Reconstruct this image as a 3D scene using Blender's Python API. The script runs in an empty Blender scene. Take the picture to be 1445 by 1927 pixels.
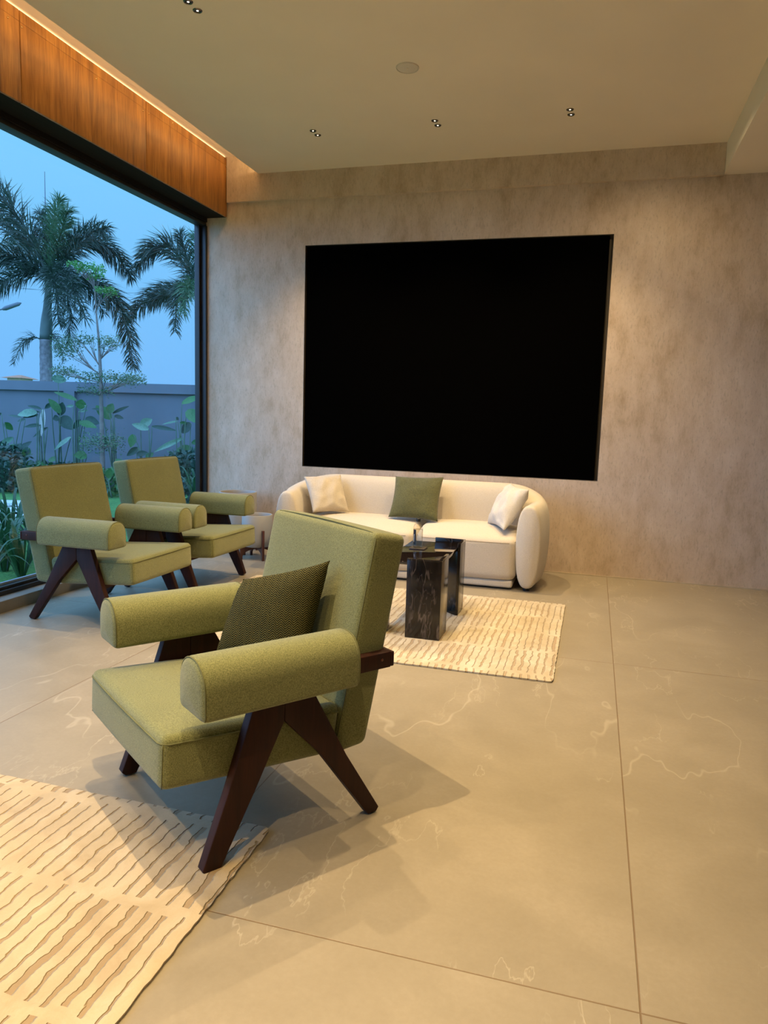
import bpy, bmesh, math, random
from mathutils import Vector, Matrix, noise
random.seed(7)
sc = bpy.context.scene
C = sc.collection
PI = math.pi

# ------------------------------------------------------------------ camera
W_, H_ = 1445, 1927
FPX = 1368.34
CAMZ = 1.3
yaw, pitch, roll = -0.276167, -0.131090, 0.0298584
_f = Vector((math.sin(yaw)*math.cos(pitch), math.cos(yaw)*math.cos(pitch), math.sin(pitch)))
_r = Vector((math.cos(yaw), -math.sin(yaw), 0))
_u = _r.cross(_f)
_r2 = math.cos(roll)*_r + math.sin(roll)*_u
_u2 = -math.sin(roll)*_r + math.cos(roll)*_u
cam = bpy.data.cameras.new('camera'); co = bpy.data.objects.new('camera', cam); C.objects.link(co)
M = Matrix((( _r2.x, _u2.x, -_f.x, 0), (_r2.y, _u2.y, -_f.y, 0), (_r2.z, _u2.z, -_f.z, CAMZ), (0, 0, 0, 1)))
co.matrix_world = M
cam.sensor_fit = 'VERTICAL'; cam.sensor_height = 36.0; cam.lens = FPX*36.0/H_
cam.clip_start = 0.05; cam.clip_end = 500
sc.camera = co

def at(px, py, t):
    """world point seen at pixel (px,py) of the photo at camera depth t (metres)"""
    d = ((px-W_/2)*_r2 - (py-H_/2)*_u2)/FPX + _f
    return Vector((0, 0, CAMZ)) + d*t

# ------------------------------------------------------------------ object helpers
def mesh_obj(name, verts, faces, mat=None, parent=None, smooth=False, loc=None, sharp=None):
    me = bpy.data.meshes.new(name)
    me.from_pydata([tuple(v) for v in verts], [], faces)
    me.validate(); me.update()
    if smooth:
        me.polygons.foreach_set('use_smooth', [True]*len(me.polygons))
        if sharp:
            try: me.set_sharp_from_angle(angle=sharp)
            except Exception: pass
    o = bpy.data.objects.new(name, me); C.objects.link(o)
    if mat: me.materials.append(mat)
    if parent: o.parent = parent
    if loc: o.location = loc
    return o

def tag(o, label=None, cat=None, group=None, kind=None):
    if label: o['label'] = label
    if cat: o['category'] = cat
    if group: o['group'] = group
    if kind: o['kind'] = kind
    return o

def thing(name, label, cat, loc=(0, 0, 0), rotz=0, group=None):
    o = bpy.data.objects.new(name, None); C.objects.link(o)
    o.empty_display_size = 0.1
    o.location = loc; o.rotation_euler = (0, 0, rotz)
    return tag(o, label, cat, group)

def dup(root, loc, rotz, label=None, group=None):
    r = root.copy(); C.objects.link(r); r.location = loc; r.rotation_euler = (0, 0, rotz)
    if label: r['label'] = label
    if group: r['group'] = group
    for ch in list(root.children):
        c = ch.copy(); C.objects.link(c); c.parent = r
        for g in list(ch.children):
            d = g.copy(); C.objects.link(d); d.parent = c
    return r

class MB:
    """collects verts / faces of one mesh"""
    def __init__(s): s.v = []; s.f = []
    def add(s, v, f):
        n = len(s.v); s.v += [Vector(p) for p in v]; s.f += [tuple(i+n for i in q) for q in f]; return s
    def box(s, x0, x1, y0, y1, z0, z1):
        v = [(x, y, z) for z in (z0, z1) for y in (y0, y1) for x in (x0, x1)]
        return s.add(v, [(0, 2, 3, 1), (4, 5, 7, 6), (0, 1, 5, 4), (2, 6, 7, 3), (0, 4, 6, 2), (1, 3, 7, 5)])
    def tube(s, pts, r, n=8, closed=False, cap=True):
        pts = [Vector(p) for p in pts]; m = len(pts); v = []; f = []
        rr = r if isinstance(r, (list, tuple)) else [r]*m
        prev = None
        for i, p in enumerate(pts):
            a = pts[(i-1) % m] if (closed or i > 0) else p
            b = pts[(i+1) % m] if (closed or i < m-1) else p
            t = (b-a).normalized() if (b-a).length > 1e-9 else Vector((0, 0, 1))
            if prev is None:
                ref = Vector((0, 0, 1)) if abs(t.z) < .9 else Vector((1, 0, 0))
                nx = t.cross(ref).normalized()
            else:
                nx = (prev - t*prev.dot(t)).normalized()
            prev = nx; ny = t.cross(nx)
            for k in range(n):
                a_ = 2*PI*k/n
                v.append(p + (nx*math.cos(a_)+ny*math.sin(a_))*rr[i])
        seg = m if closed else m-1
        for i in range(seg):
            j = (i+1) % m
            for k in range(n):
                l = (k+1) % n
                f.append((i*n+k, i*n+l, j*n+l, j*n+k))
        if cap and not closed:
            f.append(tuple(range(n-1, -1, -1))); f.append(tuple((m-1)*n+k for k in range(n)))
        return s.add(v, f)
    def lathe(s, prof, n=32, cx=0, cy=0, cap=True):
        v = []; f = []; m = len(prof)
        for (r, z) in prof:
            for k in range(n):
                a = 2*PI*k/n; v.append((cx+r*math.cos(a), cy+r*math.sin(a), z))
        for i in range(m-1):
            for k in range(n):
                l = (k+1) % n; f.append((i*n+k, i*n+l, (i+1)*n+l, (i+1)*n+k))
        if cap:
            f.append(tuple(range(n-1, -1, -1))); f.append(tuple((m-1)*n+k for k in range(n)))
        return s.add(v, f)
    def prism(s, poly, a0, a1, fn):
        """poly list of (p,q); fn(p,q,a)->xyz"""
        n = len(poly)
        v = [fn(p, q, a0) for p, q in poly] + [fn(p, q, a1) for p, q in poly]
        f = [tuple(range(n-1, -1, -1)), tuple(range(n, 2*n))] + [(i, (i+1) % n, n+(i+1) % n, n+i) for i in range(n)]
        return s.add(v, f)
    def build(s, name, mat=None, parent=None, smooth=False, loc=None, bevel=0, sharp=None, fix=True):
        o = mesh_obj(name, s.v, s.f, mat, parent, False, loc)
        me = o.data
        bm = bmesh.new(); bm.from_mesh(me)
        if fix:
            bmesh.ops.remove_doubles(bm, verts=bm.verts, dist=1e-5)
            bmesh.ops.recalc_face_normals(bm, faces=bm.faces)
        if bevel:
            es = [e for e in bm.edges if len(e.link_faces) == 2 and e.calc_face_angle(0) > 0.5]
            bmesh.ops.bevel(bm, geom=es, offset=bevel, segments=3, profile=.5, affect='EDGES')
        bm.to_mesh(me); bm.free()
        if smooth or bevel:
            me.polygons.foreach_set('use_smooth', [True]*len(me.polygons))
            if sharp or bevel:
                try: me.set_sharp_from_angle(angle=sharp or .6)
                except Exception: pass
        return o

def rbox(half, r, n=10, bulge=(0, 0, 0), fn=None, nr=4):
    """rounded soft box, half sizes, edge radius r, outward bulge per axis, fn maps the point"""
    mb = MB()
    def samples(h):
        a = [-h + r*(1-math.cos(PI/2*k/nr))*.999 for k in range(nr)]
        b = [-h+r+(2*(h-r))*k/n for k in range(n+1)]
        return a + b + [-x for x in reversed(a)]
    S = [samples(h) for h in half]
    for ax in range(3):
        u, v = [(1, 2), (2, 0), (0, 1)][ax]
        for sg in (-1, 1):
            vs = []; fs = []
            for b in S[v]:
                for a in S[u]:
                    q = [0, 0, 0]; q[ax] = sg*half[ax]; q[u] = a; q[v] = b
                    inner = [max(-(half[i]-r), min(half[i]-r, q[i])) for i in range(3)]
                    d = Vector([q[i]-inner[i] for i in range(3)])
                    if d.length > 1e-9: d = d.normalized()*r
                    p = Vector(inner)+d
                    nrm = [p[i]/half[i] for i in range(3)]
                    for i in range(3):
                        j, k = (i+1) % 3, (i+2) % 3
                        p[i] += bulge[i]*nrm[i]*max(0, 1-nrm[j]**2)*max(0, 1-nrm[k]**2)
                    vs.append(fn(p) if fn else p)
            nu = len(S[u])
            for j in range(len(S[v])-1):
                for i in range(nu-1):
                    q4 = (j*nu+i, j*nu+i+1, (j+1)*nu+i+1, (j+1)*nu+i)
                    fs.append(q4 if sg > 0 else q4[::-1])
            mb.add(vs, fs)
    return mb

# ------------------------------------------------------------------ material helpers
class NT:
    def __init__(s, name):
        s.m = bpy.data.materials.new(name); s.m.use_nodes = True
        s.t = s.m.node_tree; s.t.nodes.clear()
        s.out = s.t.nodes.new('ShaderNodeOutputMaterial')
    def n(s, typ, **kw):
        nd = s.t.nodes.new('ShaderNode'+typ)
        for k, v in kw.items(): setattr(nd, k, v)
        return nd
    def l(s, a, b): s.t.links.new(a, b)
    def set(s, sock, v):
        if hasattr(v, 'is_output') or isinstance(v, bpy.types.NodeSocket): s.l(v, sock)
        elif isinstance(v, (tuple, list)) and len(v) == 3 and sock.type == 'RGBA': sock.default_value = (*v, 1)
        else: sock.default_value = v
    def math(s, op, a, b=0.0, c=0.0, clamp=False):
        nd = s.n('Math', operation=op); nd.use_clamp = clamp
        s.set(nd.inputs[0], a); s.set(nd.inputs[1], b); s.set(nd.inputs[2], c)
        return nd.outputs[0]
    def coord(s, kind='Object'): return s.n('TexCoord').outputs[kind]
    def mapping(s, vec, scale=(1, 1, 1), rot=(0, 0, 0), loc=(0, 0, 0)):
        nd = s.n('Mapping'); s.l(vec, nd.inputs[0])
        nd.inputs['Scale'].default_value = scale; nd.inputs['Rotation'].default_value = rot; nd.inputs['Location'].default_value = loc
        return nd.outputs[0]
    def noise(s, vec, scale, detail=2, rough=.5, dist=0.0, col=False):
        nd = s.n('TexNoise'); s.set(nd.inputs['Vector'], vec); nd.inputs['Scale'].default_value = scale
        nd.inputs['Detail'].default_value = detail; nd.inputs['Roughness'].default_value = rough; nd.inputs['Distortion'].default_value = dist
        return nd.outputs['Color' if col else 0]
    def ramp(s, fac, stops):
        nd = s.n('ValToRGB'); s.set(nd.inputs[0], fac); cr = nd.color_ramp
        while len(cr.elements) < len(stops): cr.elements.new(.5)
        for e, (p, c) in zip(cr.elements, stops):
            e.position = p; e.color = (*c, 1) if len(c) == 3 else c
        return nd.outputs[0]
    def mix(s, fac, a, b, blend='MIX'):
        nd = s.n('Mix', data_type='RGBA', blend_type=blend)
        s.set(nd.inputs[0], fac); s.set(nd.inputs[6], a); s.set(nd.inputs[7], b)
        return nd.outputs[2]
    def smooth(s, x, a, b):
        nd = s.n('MapRange', interpolation_type='SMOOTHSTEP'); s.set(nd.inputs[0], x)
        nd.inputs[1].default_value = a; nd.inputs[2].default_value = b
        return nd.outputs[0]
    def bump(s, h, dist=.002, strength=1.0):
        nd = s.n('Bump'); s.set(nd.inputs['Height'], h); nd.inputs['Distance'].default_value = dist; nd.inputs['Strength'].default_value = strength
        return nd.outputs[0]
    def bsdf(s, color, rough=.5, normal=None, **kw):
        b = s.n('BsdfPrincipled'); s.set(b.inputs['Base Color'], color); s.set(b.inputs['Roughness'], rough)
        if normal is not None: s.l(normal, b.inputs['Normal'])
        for k, v in kw.items(): s.set(b.inputs[k.replace('_', ' ')], v)
        s.l(b.outputs[0], s.out.inputs[0]); s.b = b
        return s.m
    def xyz(s, vec):
        nd = s.n('SeparateXYZ'); s.l(vec, nd.inputs[0]); return nd.outputs
    def comb(s, x, y, z=0.0):
        nd = s.n('CombineXYZ'); s.set(nd.inputs[0], x); s.set(nd.inputs[1], y); s.set(nd.inputs[2], z); return nd.outputs[0]
    def white(s, vec, col=False):
        nd = s.n('TexWhiteNoise', noise_dimensions='3D'); s.l(vec, nd.inputs[0]); return nd.outputs[1 if col else 0]

def simple(name, color, rough=.5, var=.12, scale=8, **kw):
    t = NT(name); c = t.coord()
    n = t.noise(c, scale, 3)
    a = tuple(x*(1-var) for x in color); b = tuple(min(1, x*(1+var)) for x in color)
    return t.bsdf(t.ramp(n, [(.3, a), (.7, b)]), rough, **kw)

def fabric(name, dark, light, scale=420, bump=.0012, low=.12, rough=.92, stretch=(1, 1, 1), sheen=.25):
    t = NT(name); c = t.coord(); m = t.mapping(c, stretch)
    n1 = t.noise(m, scale, 2, .7); n2 = t.noise(c, 5, 3)
    col = t.ramp(n1, [(.32, dark), (.68, light)])
    col = t.mix(t.math('MULTIPLY', t.smooth(n2, .35, .7), low), col, tuple(x*.6 for x in dark))
    return t.bsdf(col, rough, t.bump(t.math('ADD', n1, t.math('MULTIPLY', n2, .3)), bump), Sheen_Weight=sheen, Sheen_Roughness=.5)

MAT = {}
MAT['green'] = fabric('green_heathered_fabric', (.095, .105, .032), (.25, .262, .105), 330)
MAT['green_seam'] = simple('green_seam_thread', (.12, .125, .05), .9)
MAT['cream'] = fabric('cream_boucle', (.55, .48, .38), (.68, .61, .50), 260, .0012, .06)
MAT['cream_seam'] = simple('cream_seam_thread', (.30, .25, .18), .9)
MAT['cream_dark'] = fabric('cream_base_fabric', (.42, .38, .33), (.5, .46, .4), 260)
MAT['cushion_cream'] = fabric('cushion_linen', (.50, .43, .33), (.64, .57, .46), 200, .0015, .1)
MAT['cushion_white'] = fabric('white_cushion_linen', (.56, .52, .46), (.68, .64, .58), 200, .0015, .1)
MAT['cushion_green'] = fabric('dark_green_slub_linen', (.045, .050, .014), (.125, .125, .042), 90, .002, .15, stretch=(1, 1, 5))

def herring():
    t = NT('olive_herringbone_weave'); c = t.coord('Object'); o = t.xyz(c)
    w = .014
    k = t.math('PINGPONG', t.math('ADD', o[0], t.math('MULTIPLY', o[1], .3)), w)
    s = t.math('SINE', t.math('MULTIPLY', t.math('ADD', t.math('ADD', o[2], t.math('MULTIPLY', k, .9)), t.math('MULTIPLY', o[1], .2)), 2*PI/.0075))
    n = t.noise(c, 300, 2)
    h = t.math('ADD', t.math('MULTIPLY', s, .5), t.math('MULTIPLY', n, .5))
    col = t.ramp(h, [(.0, (.010, .010, .003)), (.8, (.125, .112, .034))])
    return t.bsdf(col, .95, t.bump(h, .002), Specular_IOR_Level=.15)
MAT['herring'] = herring()

def wood(name, dark, light, scale=1.0, axis='z', rough=.35, coat=.3):
    t = NT(name); c = t.coord()
    st = {'z': (14, 14, .9), 'x': (.9, 14, 14), 'y': (14, .9, 14)}[axis]
    m = t.mapping(c, tuple(s*scale for s in st))
    n = t.noise(m, 2.2, 5, .6, .6); n2 = t.noise(m, 14, 3, .6)
    f = t.math('ADD', t.math('MULTIPLY', n, .75), t.math('MULTIPLY', n2, .25))
    col = t.ramp(f, [(.3, dark), (.5, tuple((a+b)/2 for a, b in zip(dark, light))), (.72, light)])
    return t.bsdf(col, rough, t.bump(f, .0006), Coat_Weight=coat, Coat_Roughness=.2, Specular_IOR_Level=.28)
MAT['leg'] = wood('dark_mahogany', (.012, .003, .002), (.045, .011, .005), 1.2, 'z', .6, 0)
MAT['stand'] = wood('walnut_stand', (.07, .022, .012), (.16, .055, .03), 1.5)
MAT['dark_wood'] = wood('near_black_stained_wood', (.003, .002, .0015), (.012, .008, .006), 1, 'y', .9, 0)

def fascia_mat():
    t = NT('lacquered_veneer'); c = t.coord(); o = t.xyz(c)
    st = t.comb(0.0, t.math('MULTIPLY', o[1], 1.0), t.math('MULTIPLY', o[2], .07))
    n = t.noise(st, 9, 6, .62); n2 = t.noise(st, 42, 4, .6); n3 = t.noise(st, 130, 2, .6)
    f = t.math('ADD', t.math('MULTIPLY', n, .5), t.math('ADD', t.math('MULTIPLY', n2, .34), t.math('MULTIPLY', n3, .16)))
    col = t.ramp(f, [(.34, (.13, .042, .007)), (.47, (.36, .145, .025)), (.62, (.60, .275, .058))])
    return t.bsdf(col, .38, t.bump(f, .0003), Coat_Weight=.25, Coat_Roughness=.3)
MAT['fascia'] = fascia_mat()

def wallpaper():
    t = NT('concrete_look_wallpaper'); c = t.coord()
    m = t.mapping(c, (1, 1, .45))
    big = t.noise(m, 1.6, 4, .55); mid = t.noise(m, 9, 8, .72, 0); fine = t.noise(t.mapping(c, (1, 1, .35)), 75, 3, .7); speck = t.noise(c, 260, 2, .6)
    f = t.math('ADD', t.math('MULTIPLY', mid, .62), t.math('MULTIPLY', big, .38))
    col = t.ramp(f, [(.34, (.43, .32, .205)), (.48, (.60, .475, .355)), (.64, (.70, .58, .465))])
    col = t.mix(t.math('MULTIPLY', t.smooth(fine, .52, .70), .4), col, (.34, .275, .19))
    col = t.mix(t.math('MULTIPLY', t.smooth(speck, .64, .74), .5), col, (.22, .17, .12))
    return t.bsdf(col, .75, t.bump(t.math('ADD', fine, speck), .0012))
MAT['wall'] = wallpaper()

def floor_mat():
    t = NT('stone_look_porcelain_tile'); c = t.coord(); o = t.xyz(c)
    X0, TX, Y0, TY = .183, 1.228, 1.57, 2.46
    fx = t.math('DIVIDE', t.math('SUBTRACT', o[0], X0), TX); fy = t.math('DIVIDE', t.math('SUBTRACT', o[1], Y0), TY)
    ix = t.math('FLOOR', fx); iy = t.math('FLOOR', fy)
    dx = t.math('MULTIPLY', t.math('ABSOLUTE', t.math('SUBTRACT', fx, t.math('ROUND', fx))), TX)
    dy = t.math('MULTIPLY', t.math('ABSOLUTE', t.math('SUBTRACT', fy, t.math('ROUND', fy))), TY)
    d = t.math('MINIMUM', dx, dy)
    grout = t.math('SUBTRACT', 1.0, t.smooth(d, .0012, .0028))
    rnd = t.white(t.comb(ix, iy, 3.0), True)
    off = t.n('VectorMath', operation='SCALE'); t.l(rnd, off.inputs[0]); off.inputs['Scale'].default_value = 37.0
    add = t.n('VectorMath', operation='ADD'); t.l(c, add.inputs[0]); t.l(off.outputs[0], add.inputs[1])
    p = add.outputs[0]
    rot = t.mapping(p, (1.0, .38, 1), (0, 0, .75))
    w = t.noise(rot, 1.35, 4, .52, .05)
    v1 = t.math('SUBTRACT', 1.0, t.smooth(t.math('ABSOLUTE', t.math('SUBTRACT', w, .5)), .0, .0045))
    m1 = t.smooth(t.noise(p, 1.5, 3), .40, .56)
    w2 = t.noise(t.mapping(p, (1, .35, 1), (0, 0, .9)), 3.0, 6, .56, .1)
    v2 = t.math('SUBTRACT', 1.0, t.smooth(t.math('ABSOLUTE', t.math('SUBTRACT', w2, .47)), .0, .006))
    m2 = t.smooth(t.noise(p, 2.0, 2, .5), .40, .58)
    vein = t.math('ADD', t.math('MULTIPLY', v1, t.math('MULTIPLY', m1, .75)), t.math('MULTIPLY', v2, t.math('MULTIPLY', m2, .8)), clamp=True)
    cl = t.noise(p, 3.0, 6, .6, .4); sp = t.noise(p, 60, 4, .7)
    f = t.math('ADD', t.math('MULTIPLY', cl, .7), t.math('MULTIPLY', sp, .3))
    col = t.ramp(f, [(.36, (.275, .235, .168)), (.52, (.305, .262, .19)), (.68, (.345, .297, .22))])
    col = t.mix(t.math('MULTIPLY', vein, .42), col, (.56, .50, .39))
    col = t.mix(t.math('MULTIPLY', grout, .8), col, (.17, .105, .05))
    h = t.math('SUBTRACT', t.math('ADD', t.math('MULTIPLY', sp, .25), t.math('MULTIPLY', vein, .35)), t.math('MULTIPLY', grout, 1.0))
    rg = t.math('ADD', .34, t.math('MULTIPLY', cl, .08))
    return t.bsdf(col, rg, t.bump(h, .0009), Specular_IOR_Level=.5)
MAT['floor'] = floor_mat()

def rug_mat(name, sheen_col, seed, pitch=.046):
    t = NT(name); c = t.coord(); o = t.xyz(c)
    wob = t.noise(t.mapping(c, (1, 1, 1), loc=(seed, seed, 0)), 14, 3, .6)
    wob2 = t.noise(t.mapping(c, (1, .25, 1), loc=(seed, 0, 0)), 38, 2, .6)
    y = t.math('ADD', o[1], t.math('MULTIPLY', t.math('SUBTRACT', t.noise(c, 3.0, 2), .5), .10))
    b = t.math('DIVIDE', y, .375); bi = t.math('FLOOR', b); bf = t.math('FRACT', b)
    rb = t.white(t.comb(bi, seed, 1.0))
    x = t.math('ADD', t.math('ADD', o[0], t.math('MULTIPLY', rb, .3)), t.math('ADD', t.math('MULTIPLY', t.math('SUBTRACT', wob, .5), .030), t.math('MULTIPLY', t.math('SUBTRACT', wob2, .5), .012)))
    s_ = t.math('DIVIDE', x, pitch); si = t.math('FLOOR', s_); sf = t.math('FRACT', s_)
    r1 = t.white(t.comb(si, bi, seed)); r2 = t.white(t.comb(si, bi, seed+5.0)); r3 = t.white(t.comb(si, bi, seed+9.0))
    wid = t.math('ADD', .035, t.math('MULTIPLY', t.math('POWER', r1, 2.2), t.math('ADD', .10, t.math('MULTIPLY', wob, .14))))
    dd = t.math('SUBTRACT', t.math('ABSOLUTE', t.math('SUBTRACT', sf, .5)), wid)
    g = t.math('SUBTRACT', 1.0, t.smooth(dd, -.02, .05))
    e0 = t.math('MULTIPLY', r2, .07); e1 = t.math('SUBTRACT', 1.0, t.math('MULTIPLY', r3, .07))
    m = t.math('MULTIPLY', t.math('GREATER_THAN', bf, t.math('ADD', e0, .015)), t.math('LESS_THAN', bf, e1))
    # plain border near the edges
    g = t.math('MULTIPLY', g, m)
    pile = t.noise(c, 160, 3, .7); bl = t.noise(t.mapping(c, (1, .8, 1)), 7, 4, .6, .6)
    base = t.ramp(bl, [(.3, sheen_col[0]), (.52, sheen_col[1]), (.7, sheen_col[2])])
    base = t.mix(t.math('MULTIPLY', t.smooth(pile, .45, .7), .18), base, sheen_col[0])
    col = t.mix(t.math('MULTIPLY', g, .9), base, sheen_col[3])
    h = t.math('ADD', t.math('MULTIPLY', t.math('SUBTRACT', 1.0, g), 1.0), t.math('ADD', t.math('MULTIPLY', pile, .16), t.math('MULTIPLY', bl, .5)))
    return t.bsdf(col, .8, t.bump(h, .006), Sheen_Weight=.35, Sheen_Roughness=.4)
MAT['rug'] = rug_mat('carved_rug_pile', [(.42, .325, .19), (.50, .40, .25), (.57, .47, .32), (.31, .215, .105)], 2.0)
MAT['rug2'] = rug_mat('carved_rug_pile_far', [(.44, .35, .20), (.54, .45, .30), (.64, .57, .43), (.38, .27, .14)], 5.0, .040)

def marble():
    t = NT('black_marble'); c = t.coord()
    m = t.mapping(c, (1.3, 1.3, .42), (.15, .1, .6))
    w = t.noise(m, 5, 4, .55, .25)
    v = t.math('SUBTRACT', 1.0, t.smooth(t.math('ABSOLUTE', t.math('SUBTRACT', w, .5)), .0, .016))
    w2 = t.noise(m, 11, 4, .55, .2)
    v2 = t.math('MULTIPLY', t.math('SUBTRACT', 1.0, t.smooth(t.math('ABSOLUTE', t.math('SUBTRACT', w2, .46)), .0, .02)), .5)
    k = t.smooth(t.noise(c, 7, 3), .40, .66)
    cloud = t.smooth(t.noise(m, 5, 4, .6), .42, .75)
    f = t.math('MULTIPLY', t.math('ADD', v, v2, clamp=True), k)
    col = t.mix(cloud, (.006, .0045, .004), (.022, .016, .014))
    col = t.mix(t.math('MULTIPLY', f, .5), col, (.17, .13, .11))
    return t.bsdf(col, .14, Specular_IOR_Level=.45)
MAT['marble'] = marble()
MAT['black_glass'] = simple('smoked_glass_top', (.012, .008, .007), .04, .05, 3, Specular_IOR_Level=.8, Coat_Weight=.6, Coat_Roughness=.02)
MAT['screen'] = simple('matte_black_screen', (.0012, .0011, .0010), .6, .02, 3, Specular_IOR_Level=.0)
MAT['reveal'] = simple('bronze_recess_frame', (.045, .035, .022), .6)
MAT['black'] = simple('black_plastic', (.008, .008, .008), .5)
MAT['frame'] = simple('dark_bronze_aluminium', (.02, .017, .017), .4, .1, 30)
MAT['frame_l'] = simple('anodised_aluminium_bead', (.25, .33, .45), .35)
MAT['ceiling'] = simple('cream_ceiling_paint', (.82, .725, .60), .9, .02, 2)
MAT['paint'] = simple('plain_wall_paint', (.5, .46, .38), .9, .03, 2)
MAT['kerb'] = simple('stone_sill', (.22, .19, .15), .5, .1, 12)
MAT['ceramic'] = simple('off_white_ceramic', (.36, .335, .29), .5, .04, 6)
MAT['speaker'] = simple('off_white_grille', (.66, .60, .52), .8, .06, 200)
MAT['brass'] = simple('brass_screw', (.8, .6, .3), .25, .05, 10, Metallic=1.0)
MAT['chrome'] = simple('dark_chrome', (.2, .17, .15), .2, .05, 10, Metallic=1.0)
MAT['slate'] = simple('dark_coaster', (.05, .04, .035), .4, .3, 60)
MAT['soil'] = simple('potting_soil', (.03, .02, .012), .95, .4, 60)
MAT['white'] = simple('white_print', (.8, .8, .8), .6)

def emit(name, col, st):
    t = NT(name); e = t.n('Emission'); e.inputs[0].default_value = (*col, 1); e.inputs[1].default_value = st
    t.l(e.outputs[0], t.out.inputs[0]); return t.m
MAT['led'] = emit('warm_led_strip_glow', (1, .70, .34), 25)
MAT['lens'] = emit('spot_lens_glow', (1, .86, .62), 6)

def glass_mat():
    t = NT('clear_window_glass')
    tr = t.n('BsdfTransparent'); tr.inputs[0].default_value = (.93, .97, .97, 1)
    gl = t.n('BsdfGlossy'); gl.inputs['Roughness'].default_value = .0
    fr = t.n('LayerWeight'); fr.inputs[0].default_value = .5
    fac = t.math('ADD', .025, t.math('MULTIPLY', t.math('POWER', fr.outputs[1], 5.0), .6))
    mx = t.n('MixShader'); t.l(fac, mx.inputs[0]); t.l(tr.outputs[0], mx.inputs[1]); t.l(gl.outputs[0], mx.inputs[2])
    t.l(mx.outputs[0], t.out.inputs[0]); return t.m
MAT['glass'] = glass_mat()
def bottle_mat():
    t = NT('clear_bottle_plastic')
    tr = t.n('BsdfTransparent'); tr.inputs[0].default_value = (.93, .93, .92, 1)
    gl = t.n('BsdfGlossy'); gl.inputs['Roughness'].default_value = .05
    lw = t.n('LayerWeight'); lw.inputs[0].default_value = .5
    mx = t.n('MixShader'); t.l(t.math('ADD', .03, t.math('MULTIPLY', t.math('POWER', lw.outputs[1], 4.0), .7)), mx.inputs[0]); t.l(tr.outputs[0], mx.inputs[1]); t.l(gl.outputs[0], mx.inputs[2])
    t.l(mx.outputs[0], t.out.inputs[0]); return t.m
MAT['bottle'] = bottle_mat()

def leafmat(name, a, b, rough=.45, trans=.25):
    t = NT(name); c = t.coord(); n = t.noise(c, 2.2, 3); n2 = t.noise(c, 40, 2)
    col = t.ramp(t.math('ADD', t.math('MULTIPLY', n, .7), t.math('MULTIPLY', n2, .3)), [(.35, a), (.65, b)])
    p = t.n('BsdfPrincipled'); t.l(col, p.inputs['Base Color']); p.inputs['Roughness'].default_value = rough
    tl = t.n('BsdfTranslucent'); t.l(col, tl.inputs[0])
    mx = t.n('MixShader'); mx.inputs[0].default_value = trans; t.l(p.outputs[0], mx.inputs[1]); t.l(tl.outputs[0], mx.inputs[2])
    t.l(mx.outputs[0], t.out.inputs[0]); return t.m
MAT['palm'] = leafmat('palm_leaflets', (.016, .036, .026), (.055, .095, .062))
MAT['palm_new'] = leafmat('new_palm_leaflets', (.03, .085, .035), (.08, .17, .075))
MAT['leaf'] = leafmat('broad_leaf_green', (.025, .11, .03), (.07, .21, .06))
MAT['leaf_dark'] = leafmat('broad_leaf_dark', (.018, .06, .04), (.04, .10, .07))  # deeper, bluer green than the other broad leaves
MAT['leaf_pale'] = leafmat('broad_leaf_pale', (.10, .22, .14), (.24, .38, .27), .3)
MAT['leaf_dry'] = leafmat('dry_leaf', (.5, .5, .48), (.75, .75, .72), .6)
MAT['leaf_small'] = leafmat('small_tree_leaves', (.045, .11, .055), (.15, .25, .13))
MAT['leaf_bright'] = leafmat('bright_young_leaves', (.05, .20, .035), (.12, .33, .07))
MAT['strap'] = leafmat('strap_leaves', (.015, .06, .025), (.05, .16, .06), .3)
MAT['bark'] = simple('palm_bark', (.20, .19, .19), .9, .3, 14)
MAT['crownshaft'] = simple('green_crownshaft', (.07, .11, .095), .6, .2, 4)
MAT['stem'] = simple('green_stem', (.07, .13, .08), .6, .2, 10)
MAT['trunk'] = simple('young_tree_bark', (.18, .15, .13), .9, .2, 10)
MAT['garden_wall'] = simple('rendered_garden_wall', (.135, .15, .175), .9, .08, 1.4)
MAT['metal_far'] = simple('grey_painted_steel', (.10, .12, .14), .5)
MAT['roof_tile'] = simple('terracotta_roof', (.42, .18, .10), .8)
MAT['house_wall'] = simple('cream_house_wall', (.6, .42, .32), .9)
MAT['slab'] = simple('pale_paving', (.48, .52, .50), .8, .1, 12)
def grass_mat():
    t = NT('lawn'); c = t.coord(); n = t.noise(c, 40, 4, .7); n2 = t.noise(c, 1.5, 3)
    col = t.ramp(t.math('ADD', t.math('MULTIPLY', n, .6), t.math('MULTIPLY', n2, .4)), [(.35, (.03, .12, .025)), (.65, (.12, .34, .07))])
    return t.bsdf(col, .9, t.bump(n, .03))
MAT['grass'] = grass_mat()

# ------------------------------------------------------------------ the room
YB = 6.35; YU = 6.31; CZ = 3.437; UZ = 3.60
XW = -3.594
def struct(o): o['kind'] = 'structure'; return o

struct(MB().box(XW-.02, 4.6, -3.6, YB+.02, -.12, 0).build('floor', MAT['floor']))
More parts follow.
